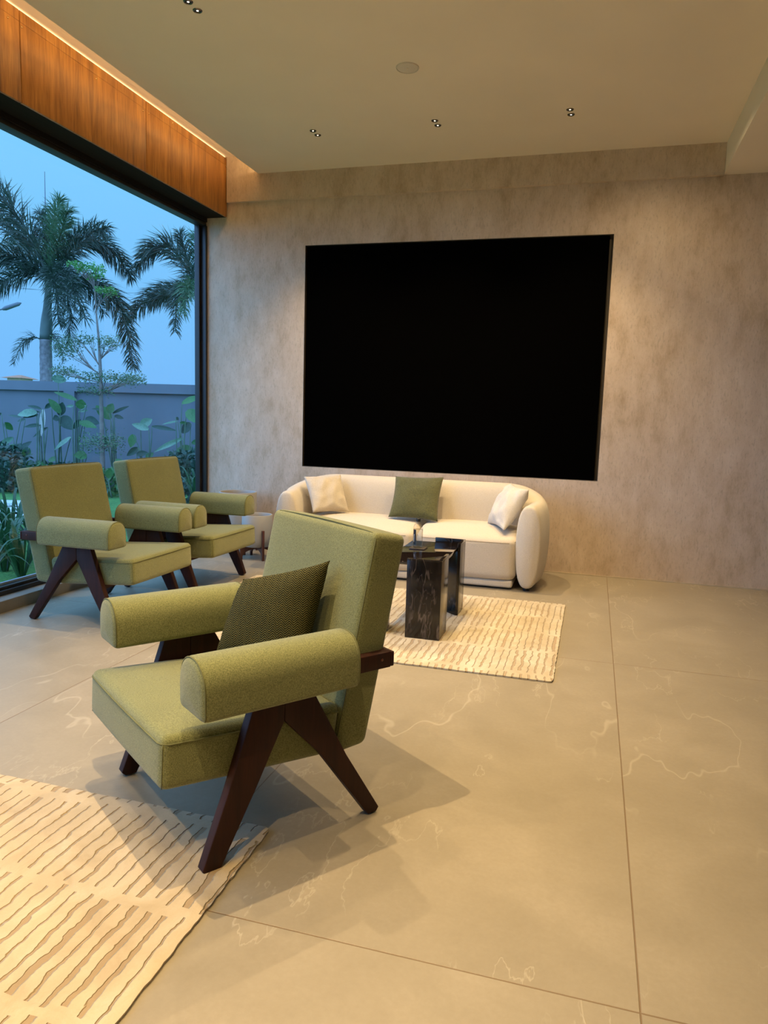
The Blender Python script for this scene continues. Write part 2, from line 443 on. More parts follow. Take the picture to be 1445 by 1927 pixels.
# back wall with the recess for the screen
x0, x1, z0, z1 = -2.612, .054, .810, 2.806
mb = MB()
V = [(-3.72, YB, 0), (4.6, YB, 0), (4.6, YB, UZ), (-3.72, YB, UZ), (x0, YB, z0), (x1, YB, z0), (x1, YB, z1), (x0, YB, z1)]
D = [(x0, YB+.045, z0), (x1, YB+.045, z0), (x1, YB+.045, z1), (x0, YB+.045, z1)]
mb.add(V+D, [(0, 1, 5, 4), (1, 2, 6, 5), (2, 3, 7, 6), (3, 0, 4, 7), (4, 5, 9, 8), (5, 6, 10, 9), (6, 7, 11, 10), (7, 4, 8, 11), (8, 9, 10, 11)])
struct(mb.build('wall_back', MAT['wall'], fix=False))
struct(MB().box(-3.38, .829, YU, YB-.0005, 3.203, UZ).build('trim_1', MAT['wall']))
struct(MB().box(4.5, 4.6, -3.6, YB, 0, UZ).build('wall_right', MAT['paint']))
struct(MB().box(-3.8, 4.6, -3.7, -3.6, 0, UZ).build('wall_front', MAT['paint']))
struct(MB().box(-3.85, XW, -3.6, -1.6, 0, UZ).build('wall_left', MAT['paint']))
mb = MB().box(-3.064, .830, -3.6, YU, CZ, CZ+.025).box(-3.9, 4.6, -3.6, YB, UZ, UZ+.1)
struct(mb.build('ceiling', MAT['ceiling']))
struct(MB().box(.830, 4.5, -3.6, YB, 3.213, CZ+.03).build('trim_2', MAT['ceiling']))
struct(MB().box(XW, 4.5, YB-.006, YB, 0, .010).build('baseboard_back', simple('beige_base_sealant', (.5, .42, .3), .6)))
struct(MB().box(-3.72, -3.505, -1.6, YB-.001, -.1, .075).build('trim_3', MAT['kerb'], bevel=.003))
# dark head box over the window
mb = MB().box(-3.60, -3.405, -3.6, YB-.002, 3.082, 3.14).box(-3.72, -3.60, -3.6, YB-.002, 3.045, 3.16).box(-3.72, -3.63, -3.6, YB-.002, 3.16, UZ)
struct(mb.build('trim_4', MAT['dark_wood']))

# window: frame, glass
win = thing('window_1', None, None); struct(win)
mb = MB().box(-3.70, -3.605, -1.6, YB-.003, .0755, .105).box(-3.70, -3.63, -1.6, YB-.003, .105, .125)
mb.build('bottom_rail', MAT['frame'], win, bevel=.002)
MB().box(-3.690, -3.672, -1.6, 6.29, .1253, .140).build('glazing_bead', MAT['frame_l'], win)
MB().box(-3.70, -3.61, -1.6, YB-.003, 3.012, 3.044).build('head_rail', MAT['frame'], win, bevel=.002)
MB().box(-3.70, -3.65, 6.285, YB-.003, .126, 3.011).box(-3.648, -3.600, 6.318, YB-.003, .106, 3.011).build('jamb', MAT['frame'], win, bevel=.002)
MB().box(-3.70, -3.61, -1.6, -1.54, .126, 3.011).build('jamb', MAT['frame'], win)
mesh_obj('glass_pane', [(-3.68, -1.54, .14), (-3.68, 6.2845, .14), (-3.68, 6.2845, 3.0118), (-3.68, -1.54, 3.0118)], [(0, 1, 2, 3)], MAT['glass'], win)

# wooden fascia panels with screws
FX = -3.385
joints = [6.326, 5.066, 3.808, 2.550, 1.292, .034, -1.224]
names = ['nearest the back wall', 'second from the back wall', 'cut by the left edge of the photo']
screws = [[(6.306, 3.514), (5.643, 3.517), (5.426, 3.567), (5.103, 3.513)], [(5.028, 3.503), (4.494, 3.502), (3.823, 3.503)], [(3.718, 3.503), (2.65, 3.503)]]
for i in range(6):
    a, b = joints[i+1]+.003, joints[i]-.003
    lab = ('glossy brown veneer fascia panel above the window, '+names[i]) if i < 3 else 'veneer fascia panel above the window, beyond the left photo edge'
    t = thing('fascia_panel', lab, 'panel', (FX, (a+b)/2, 3.078), 0, 'veneer fascia panels above the window')
    hw = (b-a)/2
    MB().box(-.018, 0, -hw, hw, 0, .4475).build('panel_board', MAT['fascia'], t, bevel=.001)
    MB().box(-.018, 0, -hw, hw, .449, .512).build('top_strip', MAT['fascia'], t, bevel=.001)
    if i < 3:
        for (y, z) in screws[i]:
            s = MB().lathe([(.0001, 0), (.007, 0), (.006, .003), (.0001, .004)], 12)
            s.v = [Vector((v.z, v.x, v.y)) for v in s.v]
            s.build('screw', MAT['brass'], t, True, (0, y-(a+b)/2, z-3.078))
struct(MB().box(-3.63, -3.404, -3.6, YB-.002, 3.3, UZ).build('trim_5', MAT['dark_wood']))
# cove LED
led = MB().box(-3.0, -2.985, -3.5, 6.29, CZ+.03, CZ+.045).build('led_strip', MAT['led'])
tag(led, 'warm glowing LED strip hidden in the cove between ceiling and wood fascia', 'light strip')
led2 = MB().box(FX-.016, FX-.004, -1.2, 6.30, 3.5905, 3.5945).build('led_line', emit('warm_led_line_glow', (1, .7, .35), 3))
tag(led2, 'thin bright light line along the top edge of the wooden fascia', 'light strip')

# screen
tv = thing('wall_screen', 'very large matt black screen recessed in the grey wall above the sofa', 'screen', (-1.29, YB, z0))
MB().box(-1.322+.012, 1.344-.030, .018, .04, .004, 1.996-.010).build('display', MAT['screen'], tv)
cx_ = -1.29
mb = MB()
for a in ((x0+.0005, x0+.004, z0+.0005, z1-.0005), (x1-.004, x1-.0005, z0+.0005, z1-.0005), (x0+.0045, x1-.0045, z0+.0005, z0+.004), (x0+.0045, x1-.0045, z1-.004, z1-.0005)):
    mb.box(a[0]-cx_, a[1]-cx_, .0, .043, a[2]-z0, a[3]-z0)
mb.box(x0+.005-cx_, x1-.005-cx_, .041, .0445, .005, z1-z0-.005)
mb.build('recess_frame', MAT['reveal'], tv)

# ------------------------------------------------------------------ ceiling fixtures
def spot_fixture(x, y, label):
    t = thing('ceiling_spotlight', label, 'ceiling light', (x, y, CZ), 0, 'small recessed ceiling spotlights in pairs')
    mb = MB().lathe([(.017, -.0005), (.017, -.004), (.024, -.004), (.026, -.0005)], 24, cap=False)
    mb.build('trim_ring', MAT['chrome'], t, True)
    MB().lathe([(.0001, -.0012), (.0168, -.0012)], 24, cap=False).build('baffle', MAT['black'], t)
    MB().lathe([(.0001, -.002), (.006, -.002)], 16, cap=False).build('lens', MAT['lens'], t)
rows = {5.472: [(-2.202, 'at left end of row near screen wall'), (-1.256, 'in middle of row near screen wall'), (-.302, 'at right end of row near screen wall')],
        3.691: [(-2.203, 'at the photo top edge')]}
for y, L in rows.items():
    for x, nm in L:
        spot_fixture(x, y, 'tiny ceiling spotlight '+nm+', front one of pair')
        spot_fixture(x+.004, y+.088, 'tiny ceiling spotlight '+nm+', rear one of pair')

def lamp(x, y, e, size=1.75, blend=.85, tx=0, ty=0, col=(1, .725, .39), z=CZ-.03):
    l = bpy.data.lights.new('downlight_and_fill_beam', 'SPOT'); l.energy = e; l.color = col; l.spot_size = size; l.spot_blend = blend; l.shadow_soft_size = .014
    o = bpy.data.objects.new('downlight_and_fill_beam', l); C.objects.link(o); o.location = (x, y, z)
    d = Vector((tx, ty, -3)); o.rotation_euler = d.to_track_quat('-Z', 'Y').to_euler()
LE = 232
for (x, y, k) in [(-2.2, 5.52, .65), (-1.25, 5.52, .85), (-.3, 5.52, .75), (-2.2, 3.73, .35), (-1.25, 3.73, .8), (-.3, 3.73, .85),
                  (-2.2, 1.95, .4), (-1.25, 1.95, 1.35), (-.3, 1.95, .15), (-2.2, .2, .8), (-1.25, .2, .8), (-.3, .2, .75),
                  (1.2, .2, .2), (3.3, 4.7, 1.7), (1.6, 5.5, .35), (3.3, 2.4, .8), (3.3, .2, .7), (-1.25, -1.6, .6), (.6, -1.6, .6), (2.4, -1.6, .6)]:  # lamps without fittings added on the right and behind, for warm bounce
    lamp(x, y, LE*k)

for (x, y, k) in [(2.1, 5.0, .55), (.3, 5.5, .15)]: lamp(x, y, LE*k, 2.75, 1.0)  # wide lamps without fittings, added to brighten the back wall
sp = thing('ceiling_speaker', 'round off-white flush speaker grille in the middle of the ceiling', 'speaker', (-1.2505, 4.644, CZ))
MB().lathe([(.0001, -.006), (.060, -.006), (.066, -.004), (.066, -.0005)], 40, cap=False).build('grille', MAT['speaker'], sp, True)
MB().lathe([(.0665, -.0005), (.0665, -.008), (.070, -.007), (.072, -.0005)], 40, cap=False).build('rim', MAT['speaker'], sp, True)
MB().lathe([(.0001, -.0075), (.006, -.0075), (.006, -.006)], 16, cap=False).build('centre_cap', MAT['ceiling'], sp, True)

# ------------------------------------------------------------------ armchair
def quadmap(q):
    """q: (rear bottom, front bottom, front top, rear top) each (s,z) -> fn for local box coords in [-1,1]"""
    (a, b, c, d) = q
    def fn(u, v):
        u = (u+1)/2; v = (v+1)/2
        s = (a[0]*(1-u)+b[0]*u)*(1-v) + (d[0]*(1-u)+c[0]*u)*v
        z = (a[1]*(1-u)+b[1]*u)*(1-v) + (d[1]*(1-u)+c[1]*u)*v
        return s, z
    return fn

def make_chair(label):
    t = thing('lounge_chair', label, 'armchair', (0, 0, 0), 0, 'green lounge chairs with dark V legs')
    g = MAT['green']; sm = MAT['green_seam']
    # seat cushion
    hs, hw, hz = .29, .326, .078
    q = quadmap([(-.150, .228), (.418, .266), (.412, .424), (-.172, .388)])
    def fs(p):
        s, z = q(p.x/hs, p.z/hz); return Vector((s, p.y, z))
    seat = rbox((hs, hw, hz), .026, 10, (.006, .004, .012), fs).build('seat', g, t, True)
    def seam(pts, r=.0026, name='piping', par=None): MB().tube(pts, r, 6, closed=False).build(name, sm, par or seat, True)
    # seams run round the top edge of the seat and down its two front corners
    e = .9955
    top = []
    n = 26
    def P(u, w, v, off=.0):
        s, z = q(u, v); return Vector((s, w*hw, z))
    pts = [P(-.97, 1.0, .72)] + [P(-.9+1.82*k/n, 1.003+.008*math.sin(PI*k/n), .72) for k in range(n+1)]
    pts += [P(.985, .965, .72), P(1.003+.0, .92, .72)]
    pts += [P(1.004+.014*math.sin(PI*k/n), .92-1.84*k/n, .72) for k in range(1, n)]
    pts += [P(1.003, -.92, .72), P(.985, -.965, .72)]
    pts += [P(.92-1.82*k/n, -1.003-.008*math.sin(PI*k/n), .72) for k in range(n+1)]
    seam(pts)
    for sg in (-1, 1):
        seam([P(.978, sg*.978, .72-1.6*k/8) for k in range(9)], .0013)
    # backrest
    hs2, hz2 = .0695, .352
    qb = quadmap([(-.272, .232), (-.136, .224), (-.285, .933), (-.418, .912)])
    def fb(p):
        s, z = qb(p.x/hs2, p.z/hz2); return Vector((s, p.y, z))
    back = rbox((hs2, .331, hz2), .024, 12, (.010, .003, .006), fb).build('backrest', g, t, True)
    def PB(u, w, v):
        s, z = qb(u, v); return Vector((s, w*.331, z))
    pts = [PB(.86, .985, -.9+1.84*k/16) for k in range(17)] + [PB(.84, .955, .975), PB(.82, .90, .99)]
    pts += [PB(.80, .9-1.8*k/20, .994+.014*math.sin(PI*k/20)) for k in range(1, 20)]
    pts += [PB(.82, -.9, .99), PB(.84, -.955, .975)] + [PB(.86, -.985, .94-1.84*k/16) for k in range(17)]
    MB().tube(pts, .0024, 6).build('piping', sm, back, True)
    for sg in (-1, 1):
        MB().tube([PB(.8-1.5*k/8, sg*.965, .972) for k in range(9)], .0013, 6).build('piping', sm, back, True)
    # arm pads
    for sg in (-1, 1):
        cy = sg*.3635; hwid = .0835; zb = .487; zt = .648; s0, s1 = -.163, .348
        def sec(k=1.0):
            P_ = []
            hh = zt-zb; r = .018
            for i in range(7):
                a = -PI/2*i/6
                P_.append((-hwid+r - r*math.sin(-a)*1.0, zb+r - r*math.cos(a)))
            # up the left side to the dome
            m = 16; rise = zb+hh*.44
            for i in range(m+1):
                a = PI - PI*i/m
                ca, sa = math.cos(a), math.sin(a)
                ex = 2/2.25
                P_.append((hwid*math.copysign(abs(ca)**ex, ca), rise + (zt-rise)*abs(sa)**ex))
            for i in range(7):
                a = PI/2*i/6
                P_.append((hwid-r + r*math.cos(a), zb+r - r*math.sin(a)))
            cz = (zb+zt)/2-.01
            return [(x*k, cz+(z-cz)*k) for x, z in P_]
        rings = []
        re = .020
        for k in range(6):
            a = PI/2*k/5
            rings.append((s0+re*(1-math.sin(a)), 1-(re/.08)*(1-math.cos(a))))
        rings = [(s0+re*(1-math.cos(PI/2*k/5)), 1-(re/.08)*(1-math.sin(PI/2*k/5))) for k in range(6)]
        mid = [(s0+re+(s1-s0-2*re)*k/10, 1) for k in range(1, 10)]
        end = [(s1-re*(1-math.cos(PI/2*k/5)), 1-(re/.08)*(1-math.sin(PI/2*k/5))) for k in range(5, -1, -1)]
        R_ = rings+mid+end
        v = []; f = []
        for s_, k in R_:
            for (x, z) in sec(k): v.append((s_, cy+x, z))
        m = len(sec()); nr = len(R_)
        for i in range(nr-1):
            for j in range(m): f.append((i*m+j, i*m+(j+1) % m, (i+1)*m+(j+1) % m, (i+1)*m+j))
        # pillowed ends
        for base, s_, dirn in ((0, s0, -1), ((nr-1)*m, s1, 1)):
            kk = R_[0][1]; prev = list(range(base, base+m))
            for r_, dz in ((.7, .004), (.4, .007), (.12, .008)):
                ring = []
                for (x, z) in sec(kk*r_): v.append((s_+dirn*dz, cy+x, z)); ring.append(len(v)-1)
                for j in range(m): f.append((prev[j], prev[(j+1) % m], ring[(j+1) % m], ring[j]))
                prev = ring
            f.append(tuple(prev))
        arm = MB().add(v, f).build('armrest', g, t, True, sharp=1.2)
        for s_ in (s0+.009, s1-.009):
            MB().tube([(s_, cy+x, z) for x, z in sec(.972)[3:-3]]  , .0024, 6).build('piping', sm, arm, True)
    # wooden frame: V legs each side
    wl = MAT['leg']
    for sg in (-1, 1):
        wo, wi = sg*.365, sg*.329
        lo, hi = min(wo, wi), max(wo, wi)
        fn = lambda p, q_, a: (p, a, q_)
        front = [(.150, .489), (.0565, .489), (.0565, .402), (.150, .215), (.262, .004), (.300, .004), (.314, .018), (.235, .232)]
        rear = [(-.034, .489), (-.168, .238), (-.304, .018), (-.293, .004), (-.262, .004), (-.075, .262), (.0555, .402), (.0555, .489)]
        for poly in (front, rear):
            lg = MB().prism(poly, lo, hi, fn).build('leg', wl, t, bevel=.003)
        for sx in (.281, -.278):
            MB().lathe([(.0001, 0), (.011, 0), (.011, .005), (.0001, .005)], 12, sx, sg*.347).build('foot_glide', MAT['black'], t)
        MB().box(-.336, -.12, lo, hi, .492, .545).build('side_rail', wl, t, bevel=.003)
        s = MB().lathe([(.0001, 0), (.005, 0), (.004, .0015), (.0001, .002)], 10)
        s.v = [Vector((v.x-.300, sg*(.365+v.z), v.y+.522)) for v in s.v]
        s.build('screw', MAT['stand'], t, True)
    MB().box(-.349, -.3365, -.365, .365, .494, .543).build('back_rail', wl, t, bevel=.003)
    # underframe rails
    MB().prism([(.150, .240), (.130, .239), (.13, .203), (.15, .203)], -.328, .328, lambda p, q_, a: (p, a, q_)).build('under_rail', wl, t, bevel=.002)
    return t

chair = make_chair('green fabric lounge chair nearest the camera, holding the herringbone cushion')
chair.location = (-1.079, 2.1505, 0); chair.rotation_euler = (0, 0, -2.208)
dup(chair, (-2.9547, 3.944, 0), -.0085, 'green fabric lounge chair at far left by the window, before its twin')
dup(chair, (-2.9356, 4.8606, 0), -.0215, 'green fabric lounge chair by the window, farther back and nearest the two planters')

# ------------------------------------------------------------------ cushions
def pillow(name, label, bl, br, tr, tl, thick, mat, seed=0, wr=.004, n=34, pinch=.045, piping=None):
    bl, br, tr, tl = map(Vector, (bl, br, tr, tl))
    c = (bl+br+tr+tl)/4
    ux = ((br-bl)+(tr-tl)).normalized(); vy = ((tl-bl)+(tr-br)); vy = (vy-ux*vy.dot(ux)).normalized(); nz = ux.cross(vy)
    mb = MB()
    v = []; f = []; N = n+1
    for side in (1, -1):
        for j in range(N):
            for i in range(N):
                u = -1+2*i/n; w = -1+2*j/n
                u = math.copysign(abs(u)**.85, u); w = math.copysign(abs(w)**.85, w)
                uu = u*(1-pinch*(1-w*w)*abs(u)**1.0*1.0); ww = w*(1-pinch*(1-u*u)*abs(w))
                a, b = (uu+1)/2, (ww+1)/2
                p = (bl*(1-a)+br*a)*(1-b) + (tl*(1-a)+tr*a)*b
                h = thick*max(0, (1-abs(u)**2.6))**.55*max(0, (1-abs(w)**2.6))**.55
                edge = min(1, 4*min(1-abs(u), 1-abs(w)))
                h += wr*edge*noise.noise(Vector((u*2.2+seed, w*2.2, seed*3.1+side)))*2.2
                # radiating creases near the corners and the edges
                cr = math.sin((u-w)*9+seed)*math.exp(-((1-abs(u))**2+(1-abs(w))**2)*7)
                h += wr*1.3*edge*cr
                h += wr*.8*edge*math.sin(w*24+3*math.sin(u*4+seed))*math.exp(-(1-abs(u))*7)
                v.append(p + nz*side*max(h, 0))
    for k in range(2):
        for j in range(n):
            for i in range(n):
                q = (k*N*N+j*N+i, k*N*N+j*N+i+1, k*N*N+(j+1)*N+i+1, k*N*N+(j+1)*N+i)
                f.append(q if k == 0 else q[::-1])
    v = [p-c for p in v]
    o = MB().add(v, f).build(name, mat, None, True, c)
    tag(o, label, 'cushion')
    return o
# local basis of the near chair to place its cushion
ca, sa = math.cos(-2.208), math.sin(-2.208)
def L1(s, w, z): return Vector((-1.079+s*ca-w*sa, 2.1505+s*sa+w*ca, z))
pillow('throw_cushion', 'dark olive herringbone cushion leaning in the near green lounge chair',
       L1(.050, -.140, .445), L1(-.075, .22, .44), L1(-.213, .182, .825), L1(-.080, -.180, .705), .078, MAT['herring'], 3, .003, pinch=.07)
pillow('throw_cushion', 'cream cushion leaning in the left corner of the sofa, away from the window light',
       (-2.21, 5.62, .485), (-1.984, 5.90, .470), (-2.115, 6.03, .780), (-2.37, 5.80, .766), .07, MAT['cushion_cream'], 1, .007, pinch=.08).__setitem__('group', 'cushions on the sofa')
pillow('throw_cushion', 'dark green cushion propped upright in the middle of the cream sofa',
       (-1.588, 5.735, .475), (-1.172, 5.735, .466), (-1.185, 5.985, .808), (-1.602, 5.985, .795), .065, MAT['cushion_green'], 5, .004, pinch=.07).__setitem__('group', 'cushions on the sofa')
pillow('throw_cushion', 'white cushion tilted against the right arm of the cream sofa',
       (-.784, 5.86, .462), (-.616, 5.55, .455), (-.453, 5.71, .768), (-.624, 5.98, .792), .082, MAT['cushion_white'], 9, .008, pinch=.10).__setitem__('group', 'cushions on the sofa')

# ------------------------------------------------------------------ sofa
SC = Vector((-1.415, 5.86, 0))
sofa = thing('sofa', 'long cream fabric sofa with rounded wraparound arms below the black screen', 'sofa', SC)
def shell():
    # centre line of the wrap, from the right arm front round the back to the left arm front
    pts = []
    hx = 1.03
    R_ = .34; yb = .245
    right = [(hx-.042, -.350), (hx-.036, -.30), (hx-.028, -.25), (hx-.016, -.15), (hx-.004, -.07), (hx, .0)]
    y0 = yb-R_
    right = [(x, y) for x, y in right if y < y0-.02] + [(hx, y0)]
    for i in range(1, 13):
        a = PI/2*i/12
        right.append((hx-R_+R_*math.cos(a), y0+R_*math.sin(a)))
    n = 22
    left = [(-x, y) for x, y in reversed(right)]
    mid = [(hx-R_-(2*(hx-R_))*i/n, yb) for i in range(1, n)]
    line = right+mid+left
    # resample the ends densely
    P2 = [Vector((x, y, 0)) for x, y in line]
    # cumulative
    L = [0]
    for a, b in zip(P2, P2[1:]): L.append(L[-1]+(b-a).length)
    tot = L[-1]
    def pos(d):
        for i in range(len(L)-1):
            if d <= L[i+1]+1e-9:
                k = (d-L[i])/(L[i+1]-L[i]); return P2[i].lerp(P2[i+1], k)
        return P2[-1]
    ds = [0, .004, .012, .025, .045, .07, .10] + [.10+(tot-.20)*i/90 for i in range(1, 90)] + [tot-x for x in (.10, .07, .045, .025, .012, .004, 0)]
    v = []; f = []; m = 40
    for d in ds:
        p = pos(d); a = pos(max(0, d-.03)); b = pos(min(tot, d+.03)); tg = (b-a).normalized(); nr = Vector((tg.y, -tg.x, 0))  # outward
        e = min(d, tot-d); re = .055
        k = 1 if e >= re else max(0.0, 1-(1-e/re)**2.6)**(1/2.6)
        k = .74+.26*k
        s = min(1, max(0, (e-.12)/.62)); s = s*s*(3-2*s)
        ztop = .662+(.775-.662)*s; zb = .022
        hw = .098+.022*s
        cz = (ztop+zb)/2; hh = (ztop-zb)/2
        for j in range(m):
            an = 2*PI*j/m; c_, s_ = math.cos(an), math.sin(an)
            ex = 2/2.7
            x = math.copysign(abs(c_)**ex, c_)*hw*k; z = math.copysign(abs(s_)**ex, s_)*(hh-(1-k)*.10)
            lean = .035*(z/hh)*s     # back leans outward at the top
            taper = 1-.10*max(0, -z/hh)
            v.append(p + nr*(x*taper+lean*.6) + Vector((0, 0, cz+z)))
    nr_ = len(ds)
    for i in range(nr_-1):
        for j in range(m): f.append((i*m+j, i*m+(j+1) % m, (i+1)*m+(j+1) % m, (i+1)*m+j))
    # slightly domed end panels
    for base, dr in ((0, -1), ((nr_-1)*m, 1)):
        prev = list(range(base, base+m)); cen = sum((v[i] for i in prev), Vector())/m
        for r_, dy in ((.8, -.010), (.5, -.018), (.2, -.021)):
            ring = []
            for i in range(m): v.append(cen+(v[base+i]-cen)*r_+Vector((0, dy, 0))); ring.append(len(v)-1)
            for j in range(m): f.append((prev[j], prev[(j+1) % m], ring[(j+1) % m], ring[j]))
            prev = ring
        f.append(tuple(prev))
    return MB().add(v, f)
shell().build('wraparound_back', MAT['cream'], sofa, True)
for (a, b, nm) in ((-.925, .105, 'seat'), (.109, .908, 'seat')):
    hx, hy, hz = (b-a)/2, .30, .183
    def fseat(p, a=a, b=b, hx=hx, hy=hy, hz=hz):
        x = (a+b)/2+p.x; y = -.055+p.y; z = .257+p.z
        if p.z > 0:
            q = max(0.0, min(1.0, (-p.y/hy-.15)/.85)); z -= .045*q*q*(3-2*q)*(p.z/hz)
            z += .010*(1-(p.x/hx)**4)*(p.z/hz)
        # front corners drawn back a little
        k = max(0, abs(p.x/hx)-.75)/.25
        if p.y < 0: y += .03*k*k
        return Vector((x, y, z))
    st = rbox((hx, hy, hz), .055, 12, (.004, .012, .014), fseat, nr=6).build(nm, MAT['cream'], sofa, True)
    pts = []
    for k in range(25):
        u = -1+2*k/24; kk = max(0, abs(u)-.75)/.25
        yy = -.055-hy-.0105*(1-u*u)+.03*kk*kk + (.03 if abs(u) > .98 else (.010 if abs(u) > .9 else 0))
        pts.append(((a+b)/2+u*(hx-.002), yy+.001, .368+(.012 if abs(u) > .98 else 0)))
    MB().tube(pts, .0022, 6).build('piping', MAT['cream_seam'], st, True)
rbox((.885, .285, .029), .018, 8).build('plinth', MAT['cream'], sofa, True, (0, -.045, .0445))
for (x, y) in ((-.8, -.2), (.8, -.2), (-.8, .18), (.8, .18), (0, -.2)):
    MB().lathe([(.0001, 0), (.03, 0), (.03, .0135), (.0001, .0135)], 16, x, y).build('foot', MAT['black'], sofa)
for (x, y) in ((-.99, -.28), (.99, -.28), (.9, .22), (-.9, .22)):
    MB().lathe([(.0001, 0), (.025, 0), (.025, .04), (.0001, .04)], 16, x, y).build('foot', MAT['black'], sofa)

# ------------------------------------------------------------------ rugs
def rug(name, label, x0, x1, y0, y1, mat, seed, h=.013):
    cx, cy = (x0+x1)/2, (y0+y1)/2; hx, hy = (x1-x0)/2, (y1-y0)/2
    n, m = 120, 84; v = []; f = []
    rr = random.Random(seed)
    for j in range(m+1):
        for i in range(n+1):
            u = -1+2*i/n; w = -1+2*j/m
            x, y = u*hx, w*hy
            z = h
            e = min(1-abs(u), 1-abs(w))
            if e < 1e-6:
                x += math.copysign(1, u)*rr.uniform(-.002, .002) if abs(u) > .999 else 0
                y += math.copysign(1, w)*rr.uniform(-.002, .002) if abs(w) > .999 else 0
                z = h*.7
            # rounded corners
            ex = max(0, abs(x)-(hx-.02)); ey = max(0, abs(y)-(hy-.02))
            d = math.hypot(ex, ey)
            if d > .02 and ex > 0 and ey > 0:
                x = math.copysign(hx-.02+ex*.02/d, x); y = math.copysign(hy-.02+ey*.02/d, y)
            z += .0012*noise.noise(Vector((x*6, y*6, seed)))
            v.append((x, y, z))
    N = n+1
    for j in range(m):
        for i in range(n): f.append((j*N+i, j*N+i+1, (j+1)*N+i+1, (j+1)*N+i))
    bd = list(range(N)) + [j*N+n for j in range(1, m+1)] + [m*N+i for i in range(n-1, -1, -1)] + [j*N for j in range(m-1, 0, -1)]
    b0 = len(v)
    for i in bd: v.append((v[i][0]*.9985, v[i][1]*.9985, .001))
    L = len(bd)
    for i in range(L): f.append((bd[(i+1) % L], bd[i], b0+i, b0+(i+1) % L))
    f.append(tuple(b0+i for i in range(L-1, -1, -1)))
    t = thing(name, label, 'rug', (cx, cy, 0))
    mesh_obj('pile', v, f, mat, t, True, sharp=.8)
    MB().box(-hx+.006, hx-.006, -hy+.006, hy-.006, .0002, .0008).build('backing', MAT['black'], t)
    return t
rug('area_rug', 'beige carved-line rug in the lower left corner under the near lounge chair', -3.30, -.893, .35, 1.962, MAT['rug'], 1)
rug('area_rug', 'cream carved-line rug in front of the sofa under the black marble table', -2.52, -.118, 3.60, 5.222, MAT['rug2'], 2)

# ------------------------------------------------------------------ coffee table
TC = Vector((-.98, 4.42, .013))
tb = thing('coffee_table', 'black marble coffee table with smoked glass top on the far rug', 'table', TC)
def leg_prism(poly, z1, name='leg'):
    return MB().prism([(x-TC.x, y-TC.y) for x, y in poly], 0, z1, lambda p, q_, a: (p, q_, a)).build(name, MAT['marble'], tb, bevel=.0015)
zt = .462-.013
leg_prism([(-.994, 4.032), (-.788, 4.032), (-.788, 4.240), (-.806, 4.240), (-.960, 4.085), (-.994, 4.052)], .478-.013-.0005)
leg_prism([(-.990, 4.812), (-.785, 4.812), (-.785, 4.622), (-.802, 4.614), (-.975, 4.775)], zt-.020)
leg_prism([(-1.145, 4.06), (-1.125, 4.06), (-1.125, 4.09), (-1.145, 4.24), (-1.160, 4.24), (-1.160, 4.06)], zt-.020)
# raised rims of the two visible legs
mb = MB(); P_ = lambda x, y: (x-TC.x, y-TC.y)
def rim(poly, z0_, z1_): MB().prism([P_(x, y) for x, y in poly], z0_, z1_, lambda p, q_, a: (p, q_, a)).build('raised_rim', MAT['marble'], tb, bevel=.001)
rim([(-.990, 4.812), (-.785, 4.812), (-.785, 4.622), (-.803, 4.622), (-.803, 4.794), (-.990, 4.794)], zt-.0195, .492-.013)
rim([(-.8055, 4.052), (-.788, 4.052), (-.788, 4.240), (-.8055, 4.240)], .4785-.013, .492-.013)
rim([(-.994, 4.032), (-.788, 4.032), (-.788, 4.0515), (-.994, 4.0515)], .4785-.013, .486-.013)
rbox((.171, .368, .0095), .002, 2, nr=2).build('glass_top', MAT['black_glass'], tb, True, (-.9765-TC.x, 4.4215-TC.y, .4865-.013-.0095+.0005 if False else zt-.0095))

cs = rbox((.05, .05, .003), .0015, 2, nr=2).build('coaster', MAT['slate'], None, True, (-1.040, 4.505, .462+.0032)); tag(cs, 'square dark coaster under the water bottle on the marble table', 'coaster')
BT = Vector((-1.042, 4.492, .4684))
bt = thing('water_bottle', 'clear water bottle with black cap and black label on the coffee table', 'bottle', BT)
MB().lathe([(.0001, .004), (.024, .0), (.0295, .003), (.031, .010), (.031, .128), (.030, .138), (.023, .152), (.014, .160), (.0125, .166), (.0125, .174)], 32, cap=False).build('bottle_body', MAT['bottle'], bt, True)
MB().lathe([(.0001, .170), (.0142, .170), (.0142, .188), (.0125, .190), (.0001, .190)], 24).build('cap', MAT['black'], bt, True, sharp=.6)
v = []; f = []
a0 = math.radians(-122)
for j in range(2):
    for i in range(9):
        a = a0+(i/8-.5)*.75; v.append((.0316*math.cos(a), .0316*math.sin(a), .022+.098*j))
for i in range(8): f.append((i, i+1, 9+i+1, 9+i))
lb = mesh_obj('label_sticker', v, f, MAT['black'], bt, True)
v = []; f = []
for k, (zz, hgt) in enumerate([(.042+i*.0062, .0042) for i in range(8)]):
    a = a0-.10; n0 = len(v)
    for (da, dz) in ((-.07, 0), (.07, 0), (.07, hgt), (-.07, hgt)):
        v.append((.0319*math.cos(a+da), .0319*math.sin(a+da), zz+dz))
    f.append((n0, n0+1, n0+2, n0+3))
mesh_obj('label_print', v, f, MAT['white'], lb)
MB().lathe([(.0001, .005), (.0285, .005), (.0298, .012), (.0298, .120), (.0001, .120)], 28, cap=False).build('water', MAT['bottle'], bt, True)

